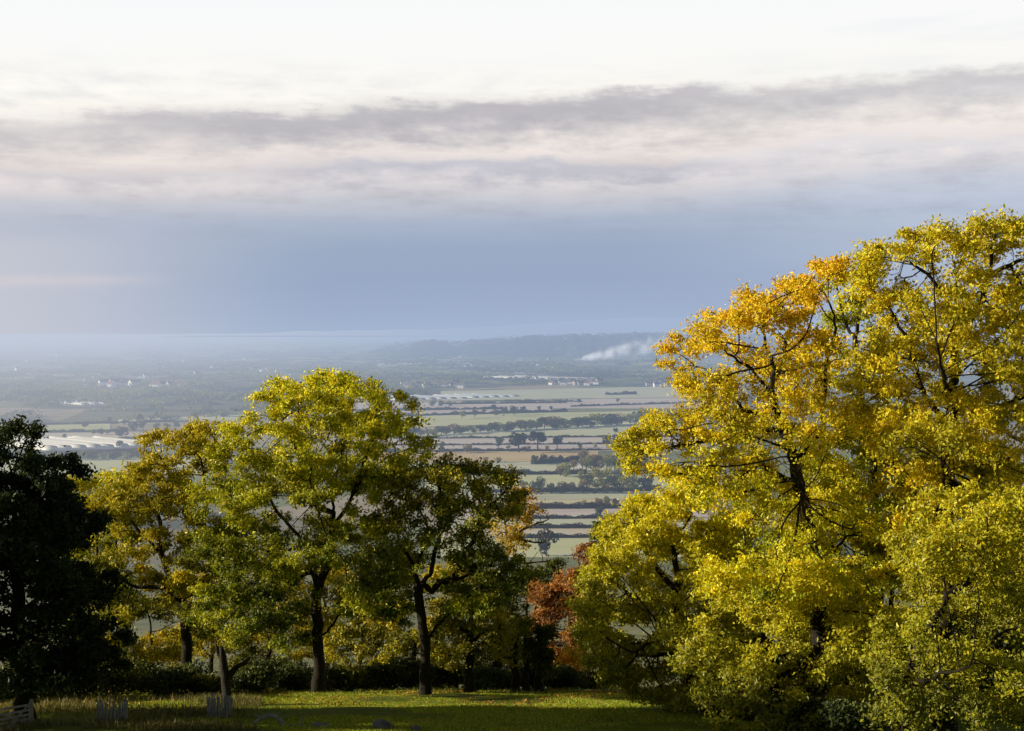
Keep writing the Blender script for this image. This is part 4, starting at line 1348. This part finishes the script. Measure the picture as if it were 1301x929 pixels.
tree('sycamore_tree', 'tallest tree of all, its crown reaching the right edge of the view', 62, 1200,
     [[(1204, 860), (1202, 700), (1203, 578), (1210, 517), (1215, 456), (1215, 395), (1212, 340)], [(1207, 540), (1173, 498), (1140, 470), (1112, 452), (1090, 440)], [(1205, 575), (1260, 520), (1310, 500)], [(1214, 440), (1250, 380), (1262, 300)],
      [(1213, 400), (1180, 350), (1150, 330)], [(1203, 640), (1150, 600), (1120, 590)], [(1203, 600), (1250, 640), (1300, 610)], [(1256, 345), (1300, 330)], [(1210, 517), (1200, 480, -5), (1190, 440, -6)], [(1203, 600), (1195, 580, -5), (1210, 540, -7)], [(1175, 500), (1150, 430), (1120, 380)]],
     [(1095, 352, 32, 28), (1135, 332, 34, 32), (1190, 318, 36, 28), (1160, 300, 16, 14), (1205, 292, 18, 14), (1100, 322, 16, 14), (1225, 290, 14, 12), (1250, 304, 32, 26), (1292, 306, 28, 32), (1150, 390, 56, 38), (1230, 380, 58, 42), (1295, 400, 50, 50), (1130, 460, 56, 42), (1210, 470, 66, 46), (1295, 490, 50, 56),
      (1125, 550, 48, 46), (1200, 570, 66, 56), (1295, 590, 56, 56), (1150, 640, 50, 40), (1340, 350, 50, 60), (1255, 280, 9, 8), (1240, 650, 60, 40), (1345, 480, 50, 80), (1130, 720, 60, 46), (1210, 700, 60, 44), (1300, 690, 50, 50), (1265, 350, 40, 36), (1180, 430, 40, 36), (1250, 440, 46, 40), (1165, 520, 44, 40), (1255, 540, 50, 44)],
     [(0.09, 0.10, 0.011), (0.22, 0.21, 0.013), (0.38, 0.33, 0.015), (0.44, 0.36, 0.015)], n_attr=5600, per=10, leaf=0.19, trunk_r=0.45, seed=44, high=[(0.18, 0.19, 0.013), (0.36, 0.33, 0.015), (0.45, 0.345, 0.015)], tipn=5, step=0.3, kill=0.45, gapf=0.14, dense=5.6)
tree('hazel_tree', 'lower bright green tree in front of the tallest one, at the bottom right', 54, 1150,
     [[(1150, 930), (1152, 860), (1175, 800), (1210, 740)], [(1160, 840), (1220, 840), (1280, 800)], [(1200, 760), (1260, 720)], [(1153, 870), (1190, 860, -3), (1230, 850, -4)]],
     [(1220, 722, 56, 44), (1272, 702, 46, 46), (1190, 762, 46, 42), (1262, 782, 56, 56), (1182, 820, 46, 38), (1242, 850, 66, 46), (1305, 770, 50, 76), (1150, 800, 22, 26), (1305, 870, 56, 56), (1200, 890, 40, 36), (1250, 665, 50, 40), (1310, 680, 40, 50), (1165, 720, 34, 34), (1190, 680, 34, 30), (1125, 850, 26, 30), (1140, 905, 30, 26), (1170, 860, 34, 30), (1230, 640, 34, 26), (1290, 640, 30, 24), (1150, 690, 20, 20)],
     P_LIME_LOW, n_attr=3000, per=11, leaf=0.18, trunk_r=0.26, seed=45, high=[(0.16, 0.17, 0.012), (0.30, 0.28, 0.014), (0.42, 0.37, 0.016)], tipn=6)
tree('elm_tree', 'dark leafy tree filling the shade under the golden oak', 63, 985,
     [[(985, 900), (980, 840), (960, 780)], [(983, 870), (1030, 840), (1060, 790)], [(984, 880), (930, 860)], [(984, 885), (1070, 870)]],
     [(940, 850, 56, 46), (990, 880, 56, 46), (1040, 850, 56, 56), (1090, 880, 56, 46), (960, 780, 56, 40), (905, 885, 44, 34), (1060, 780, 56, 46), (1000, 740, 50, 40), (1110, 790, 46, 56), (930, 740, 44, 40), (1120, 860, 44, 50), (880, 820, 40, 40)],
     P_LIME_LOW, n_attr=2600, per=11, leaf=0.19, trunk_r=0.3, seed=46, high=P_LIME, tipn=6)
# beyond the left edge of the picture, throwing the evening shade
for j, (x, d, h) in enumerate([(-460, 63, 15), (-400, 87, 9), (-270, 65.5, 7.5), (-430, 54.5, 13)]):
    s_ = F / d
    by = HOR - float(zg(0, d)) * s_
    ty = by - h * s_
    tree('shade_tree', ['broad tree out of sight left of the black tree and the gate', 'tree out of sight left of the forked oak', 'low bushy tree out of sight just left of the gate', 'tree out of sight in front of the gate on the left'][j], d, x,
         [[(x, by - 0.4 * h * s_), (x, by - 0.7 * h * s_)]], [(x, ty + 0.3 * h * s_, 0.28 * h * s_, 0.28 * h * s_), (x - 0.2 * h * s_, ty + 0.5 * h * s_, 0.25 * h * s_, 0.25 * h * s_), (x + 0.2 * h * s_, ty + 0.52 * h * s_, 0.25 * h * s_, 0.25 * h * s_)] + ([(x, ty + 0.75 * h * s_, 0.4 * h * s_, 0.25 * h * s_)] if h < 8 else []),
         P_ASH, n_attr=900, per=10, leaf=0.34, trunk_r=0.4, seed=60 + j, step=0.45, kill=0.7, sig=0.35)

# ================================================================== UNDERGROWTH
def shrub(px, d, rx, rz, label, pal, n=2600, seed=1, size=0.16, name='shrub', cat='shrub'):
    rng = np.random.default_rng(seed)
    b = foot(px, d)
    lob = []
    for j in range(9):
        a = rng.uniform(0, 6.28)
        q = rng.uniform(0, 0.6)
        r_ = rng.uniform(0.35, 0.55)
        lob.append((b + np.array([math.cos(a) * q * rx, math.sin(a) * q * rx * 0.6, rz * rng.uniform(0.25, 0.68)]), np.array([rx * r_, rx * r_ * 0.7, rz * r_ * 0.7])))
    V, Fq, T = bush_cloud(lob, n, size, pal, rng, b[2] + 0.02)
    root = empty(name, b)
    tag(root, label, cat)
    link('foliage', make_mesh('foliage', V - b, Fq, [M['leaf']], tint=T), root)
    st = Box()
    for j in range(6):
        a = rng.uniform(0, 6.28)
        st.tube([(0.1 * math.cos(a), 0.1 * math.sin(a), -0.1), (rx * 0.25 * math.cos(a), rx * 0.2 * math.sin(a), rz * 0.4), (rx * 0.45 * math.cos(a), rx * 0.35 * math.sin(a), rz * 0.75)], [0.035, 0.025, 0.01], 5)
    st.build('stem', M['bark'], root)
    return root


SH = [(-10, 74, 2.6, 2.2, 'dark shrub behind the field gate'), (60, 75, 2.4, 1.9, 'dark shrub between the gate and the first stake guard'),
      (140, 77, 2.4, 2.4, 'grey green shrub behind the first stake guard'), (205, 78, 2.2, 1.7, 'dark shrub behind the gap between both stake guards'),
      (265, 79, 2.0, 1.5, 'dark shrub behind the second stake guard'), (330, 80.5, 2.0, 1.3, 'low dark shrub between the dead trunk and the ash trunk'),
      (368, 82, 1.8, 1.5, 'dark shrub just left of the ash trunk'), (440, 83, 1.9, 1.6, 'dark shrub just right of the ash trunk'),
      (490, 83.5, 1.8, 1.9, 'green shrub midway between the ash and the spreading tree'), (575, 84, 1.7, 1.4, 'low dark shrub left of the small yellow tree'),
      (622, 84.5, 1.5, 1.3, 'low dark shrub right of the small yellow tree trunk'), (712, 85, 1.5, 1.5, 'low dark shrub right of the three small trees'),
      (745, 86, 1.5, 1.3, 'low dark shrub under the drooping lime boughs')]
SH += [(25, 76.5, 2.2, 2.0, 'dark shrub behind the right end of the field gate'), (100, 77, 2.2, 2.2, 'dark shrub left of the first stake guard'),
       (172, 79.5, 2.2, 2.3, 'dark shrub right of the first stake guard, farther back'), (235, 80.5, 2.0, 1.9, 'dark shrub at the foot of the forked oak'),
       (300, 82.5, 2.0, 1.7, 'dark shrub behind the dead trunk'), (352, 84, 1.9, 1.8, 'dark bush farther back, left of the ash trunk'),
       (415, 84.5, 1.9, 1.6, 'dark bush farther back, behind the ash trunk'), (465, 85.5, 1.9, 1.9, 'dark bush farther back, second right of the ash trunk'),
       (520, 84.5, 1.8, 1.8, 'dark bush just left of the spreading tree trunk'), (555, 85.5, 1.8, 1.6, 'dark bush just right of the spreading tree trunk'),
       (600, 86, 1.6, 1.5, 'dark bush behind the small yellow tree trunk'), (648, 86, 1.5, 1.5, 'dark bush behind the leftmost of the three small trees'),
       (676, 87, 1.5, 1.5, 'dark bush behind the gap in the three small trees')]
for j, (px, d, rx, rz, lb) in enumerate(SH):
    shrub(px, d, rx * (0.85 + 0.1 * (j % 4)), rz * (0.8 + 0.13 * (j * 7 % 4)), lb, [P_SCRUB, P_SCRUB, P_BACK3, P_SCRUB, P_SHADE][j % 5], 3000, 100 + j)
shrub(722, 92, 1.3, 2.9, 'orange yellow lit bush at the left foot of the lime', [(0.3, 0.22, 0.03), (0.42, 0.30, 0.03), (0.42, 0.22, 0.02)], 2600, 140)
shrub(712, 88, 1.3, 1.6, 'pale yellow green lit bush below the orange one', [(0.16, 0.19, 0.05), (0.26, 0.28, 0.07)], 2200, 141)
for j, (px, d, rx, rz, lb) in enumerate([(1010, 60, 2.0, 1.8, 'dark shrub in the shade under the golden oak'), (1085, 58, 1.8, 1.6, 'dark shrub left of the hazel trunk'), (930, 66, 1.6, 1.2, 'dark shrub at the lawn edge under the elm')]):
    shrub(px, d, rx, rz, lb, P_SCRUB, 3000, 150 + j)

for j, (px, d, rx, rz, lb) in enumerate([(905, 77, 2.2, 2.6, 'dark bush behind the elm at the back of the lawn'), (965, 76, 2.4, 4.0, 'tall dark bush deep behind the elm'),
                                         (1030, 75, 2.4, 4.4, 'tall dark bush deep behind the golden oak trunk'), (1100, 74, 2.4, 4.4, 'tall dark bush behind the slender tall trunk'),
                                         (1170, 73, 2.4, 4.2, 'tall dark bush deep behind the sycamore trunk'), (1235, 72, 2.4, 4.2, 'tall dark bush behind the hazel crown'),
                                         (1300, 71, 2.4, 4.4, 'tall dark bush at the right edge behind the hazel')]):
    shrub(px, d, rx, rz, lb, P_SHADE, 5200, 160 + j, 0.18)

# ------------------------------------------------------------------ grass
def blades(xy, hgt, wid, pal, rng):
    n = len(xy)
    z = zg(xy[:, 0], xy[:, 1])
    b = np.stack([xy[:, 0], xy[:, 1], z - 0.02], 1)
    a = rng.uniform(0, 6.28, n)
    sd = np.stack([np.cos(a), np.sin(a), np.zeros(n)], 1) * (wid * rng.uniform(0.6, 1.4, n))[:, None]
    h = hgt * rng.uniform(0.5, 1.4, n)
    ln = rng.normal(0, 0.35, (n, 2)) * h[:, None]
    mid = b + np.stack([ln[:, 0] * 0.35, ln[:, 1] * 0.35, h * 0.6], 1)
    tip = b + np.stack([ln[:, 0], ln[:, 1], h], 1)
    V = np.stack([b - sd, b + sd, mid + sd * 0.7, tip, mid - sd * 0.7], 1).reshape(-1, 3)
    i_ = np.arange(n)[:, None] * 5
    return V, i_ + np.arange(5)[None], np.repeat(pick(pal, n, rng), 5, axis=0)


def patch(n, x0, x1, y0, y1, rng, thr=None):
    y = rng.uniform(y0, y1, n)
    px = rng.uniform(x0, x1, n)
    x = (px - W / 2) / F * y
    if thr is not None:
        w = np.sin(x * 0.8 + 1.3 * np.sin(y * 0.5)) + np.sin(y * 1.1 + x * 0.3) + rng.normal(0, 0.5, n)
        k_ = w > thr
        x, y = x[k_], y[k_]
    return np.stack([x, y], 1)


rng = np.random.default_rng(500)
GP = [(0.08, 0.13, 0.014), (0.16, 0.23, 0.02), (0.27, 0.32, 0.035), (0.38, 0.33, 0.08)]
LP = [(0.05, 0.06, 0.02), (0.12, 0.12, 0.045), (0.22, 0.18, 0.09)]
g1 = patch(200000, 150, 1000, 60.5, 82.5, rng, -1.6)
gh = 0.085 + 0.05 * np.sin(g1[:, 0] * 0.55 + np.sin(g1[:, 1] * 0.4) * 2) * np.sin(g1[:, 1] * 0.7 + 0.4 * g1[:, 0])
a1 = blades(g1, gh, 0.02, GP, rng)
a2 = blades(patch(26000, -40, 330, 61, 76, rng, 0.2), 0.34, 0.013, LP, rng)
a3 = blades(patch(11000, 150, 900, 78.5, 84.5, rng, 0.4), 0.24, 0.014, [(0.03, 0.045, 0.01), (0.08, 0.10, 0.02), (0.16, 0.15, 0.04)], rng)
V, Fq, T, off = [], [], [], 0
for v_, f_, t3 in (a1, a2, a3):
    V.append(v_)
    Fq.append(f_ + off)
    T.append(t3)
    off += len(v_)
o = link('grass', make_mesh('grass', np.concatenate(V), np.concatenate(Fq), [M['leaf']], tint=np.concatenate(T)))
tag(o, 'rough grass on the lawn, longer and paler along the hedge and stake guards', 'grass', kind='stuff')

n_ = 24000
xy = patch(n_, 130, 1010, 61, 83, rng)
w_ = rng.uniform(0, 1, n_) < np.clip((xy[:, 1] - 68) / 13, 0.12, 1) * np.clip(0.5 + 0.6 * np.sin(xy[:, 0] * 0.7 + 2 * np.sin(xy[:, 1] * 0.45)), 0.08, 1)
xy = xy[w_]
lc = np.stack([xy[:, 0], xy[:, 1], zg(xy[:, 0], xy[:, 1]) + rng.uniform(0.03, 0.10, len(xy))], 1)
V, Fq, T = leaf_quads(lc, 0.12, pick([(0.10, 0.05, 0.02), (0.22, 0.12, 0.03), (0.34, 0.22, 0.03)], len(lc), rng), 1.2, 0.6, rng)
o = link('fallen_leaves', make_mesh('fallen_leaves', V, Fq, [M['leaf']], tint=T))
tag(o, 'brown and yellow autumn leaves scattered over the lawn', 'leaves', kind='stuff')

# ================================================================== GATE, STAKE GUARDS, DEAD WOOD
p = foot(37, 63.5)
q = foot(-62, 60.0)
gt = empty('field_gate', p)
tag(gt, 'weathered wooden five bar field gate at the bottom left corner', 'gate')
d_ = q - p
d_[2] = d_[2] * 0.55 + 0.02
L = np.linalg.norm(d_)
ps = Box()
ps.box((0, 0, 0.48), (0.13, 0.13, 1.16))
ps.add([(-.065, -.065, 1.06), (.065, -.065, 1.06), (.065, .065, 1.06), (-.065, .065, 1.06), (0, 0, 1.13)], [(0, 1, 4), (1, 2, 4), (2, 3, 4), (3, 0, 4)])
ps.build('post', M['grey_wood'], gt)
ps2 = Box()
e_ = d_ * 1.05
ps2.box((e_[0], e_[1], e_[2] + 0.45), (0.15, 0.15, 1.2))
ps2.build('post', M['grey_wood'], gt)
st_ = d_ / L
for j, z in enumerate((0.14, 0.32, 0.50, 0.68, 0.88)):
    br = Box()
    a_ = st_ * 0.10 + np.array([0, 0, z])
    br.bar(a_, d_ * 0.97 + np.array([0, 0, z + (0.06 if j == 4 else 0)]), 0.03, 0.085)
    br.build('bar', M['grey_wood'], gt)
for a0, z0, a1_, z1 in ((0.03, 0.10, 0.5, 0.88), (0.5, 0.88, 0.97, 0.1), (0.05, 0.88, 0.35, 0.1), (0.72, 0.88, 0.95, 0.5)):
    br = Box()
    nrm = np.array([st_[1], -st_[0], 0]) * (-0.035)
    br.bar(d_ * a0 + np.array([0, 0, z0]) + nrm, d_ * a1_ + np.array([0, 0, z1]) + nrm, 0.025, 0.07)
    br.build('brace', M['grey_wood'], gt)
hd = Box()
hd.box((st_[0] * 0.1, st_[1] * 0.1 - 0.0, 0.5), (0.07, 0.06, 0.92))
hd.build('gate_head', M['grey_wood'], gt)


def stake_guard(px, d, wpx, hpx, label, seed):
    rng = np.random.default_rng(seed)
    b = foot(px, d)
    rx = wpx * d / F / 2
    h = hpx * d / F
    root = empty('tree_guard', b)
    tag(root, label, 'tree guard')
    n = 26
    for j in range(n):
        a = j / n * 2 * math.pi
        c = np.array([math.cos(a) * rx, math.sin(a) * rx * 0.8, 0])
        tl = rng.normal(0, 0.03, 2)
        hh = h * rng.uniform(0.86, 1.08)
        bb = Box()
        w_ = rng.uniform(0.03, 0.045)
        bb.tube([c + np.array([0, 0, -0.15]), c + np.array([tl[0] * 0.5, tl[1] * 0.5, hh * 0.5]), c + np.array([tl[0], tl[1], hh - 0.06]), c + np.array([tl[0], tl[1], hh])], [w_, w_ * 0.95, w_ * 0.85, 0.008], 5, 0.15)
        bb.build('stake', M['grey_wood'], root)
    for z in (0.28, 0.72):
        bb = Box()
        a = np.linspace(0, 2 * math.pi, 25)
        bb.tube(np.stack([np.cos(a) * (rx + 0.045), np.sin(a) * (rx * 0.8 + 0.045), np.full(25, h * z)], 1), [0.006] * 25, 4)
        bb.build('wire', M['stone'], root)
    return root


stake_guard(140, 64.3, 37, 29, 'ring of grey cleft stakes nearer the field gate, half in long grass', 1)
stake_guard(277, 67.0, 30, 27, 'ring of grey cleft stakes by the dead trunk, farther from the gate', 2)


def branch(name, label, d, pts, radii, cat, parts=(), m_='bleached_wood', base=None):
    P0 = at(pts[0][0], pts[0][1], d)
    root = empty(name, P0)
    tag(root, label, cat)
    bb = Box()
    bb.tube([at(x, y, d + (dd[0] if dd else 0)) - P0 for x, y, *dd in pts], radii, 9, 0.12)
    bb.build('trunk' if cat == 'dead tree' else 'log', M[m_], root, smooth=True)
    for pp, rr_ in parts:
        b2 = Box()
        b2.tube([at(x, y, d + (dd[0] if dd else 0)) - P0 for x, y, *dd in pp], rr_, 7, 0.12)
        b2.build('limb', M[m_], root, smooth=True)
    return root


branch('dead_trunk', 'broken grey dead trunk with one stub limb behind the second stake guard', 72, [(290, 908), (288, 880), (286, 858), (283, 835), (281, 822)], [0.27, 0.21, 0.2, 0.17, 0.09], 'dead tree',
       [([(288, 862), (300, 848), (312, 842), (318, 835)], [0.16, 0.13, 0.10, 0.04]), ([(283, 838), (276, 828), (274, 815)], [0.1, 0.07, 0.03])], 'dead_bark')
branch('fallen_branch', 'weathered fallen branch arching on the lawn at the bottom edge', 63.7, [(322, 928), (325, 918), (332, 912), (341, 909), (350, 910), (356, 914), (360, 921), (362, 931)], [0.05, 0.075, 0.085, 0.08, 0.085, 0.09, 0.1, 0.12], 'fallen branch',
       [([(332, 912), (326, 909), (322, 909.5)], [0.045, 0.03, 0.012]), ([(326, 917), (320, 920), (317, 926)], [0.05, 0.035, 0.012]), ([(324, 928), (338, 924), (350, 925), (362, 927)], [0.05, 0.055, 0.06, 0.07]), ([(350, 910), (354, 906), (359, 905)], [0.04, 0.025, 0.01]), ([(341, 909), (338, 905)], [0.03, 0.01])])
branch('fallen_log', 'thick bleached log lying right of the arching branch', 63.6, [(362, 930), (370, 926.5), (380, 925), (390, 925.5), (399, 926.5)], [0.12, 0.16, 0.15, 0.14, 0.09], 'log', [([(380, 925), (384, 919), (383, 914), (385, 911)], [0.06, 0.045, 0.03, 0.01]), ([(372, 926), (367, 921), (368, 918)], [0.05, 0.03, 0.012])])
branch('fallen_log', 'bleached log end propped up at the right of the dead wood pile', 63.4, [(397, 920), (401, 921), (408, 924), (418, 927.5), (432, 932)], [0.05, 0.13, 0.16, 0.18, 0.2], 'log', [([(408, 923), (413, 919), (418, 918)], [0.05, 0.03, 0.01])])


def rock(px, d, sx, sy, sz, label, seed):
    rng = np.random.default_rng(seed)
    import bmesh
    bm = bmesh.new()
    bmesh.ops.create_icosphere(bm, subdivisions=3, radius=1)
    ph = rng.uniform(0, 6, 6)
    for v in bm.verts:
        c = v.co.copy()
        k_ = 1 + 0.12 * math.sin(c.x * 2.3 + ph[0]) + 0.1 * math.sin(c.y * 3.1 + ph[1]) + 0.08 * math.sin(c.z * 4 + ph[2]) + 0.04 * math.sin(c.x * 7 + c.z * 5 + ph[3])
        v.co = Vector((c.x * sx * k_, c.y * sy * k_, max(c.z, -0.45) * sz * k_))
    me = bpy.data.meshes.new('boulder')
    bm.to_mesh(me)
    bm.free()
    me.materials.append(M['stone'])
    me.polygons.foreach_set('use_smooth', [True] * len(me.polygons))
    b = foot(px, d)
    o = link('boulder', me, loc=b + np.array([0, 0, sz * 0.25]))
    o.rotation_euler = (0, rad(12), rng.uniform(0, 1))
    tag(o, label, 'boulder')


rock(488, 62.6, 0.45, 0.36, 0.30, 'rounded blue grey boulder on the lawn at the bottom edge', 1)
rock(528, 61.9, 0.22, 0.2, 0.14, 'small pale stone right of the rounded boulder', 2)
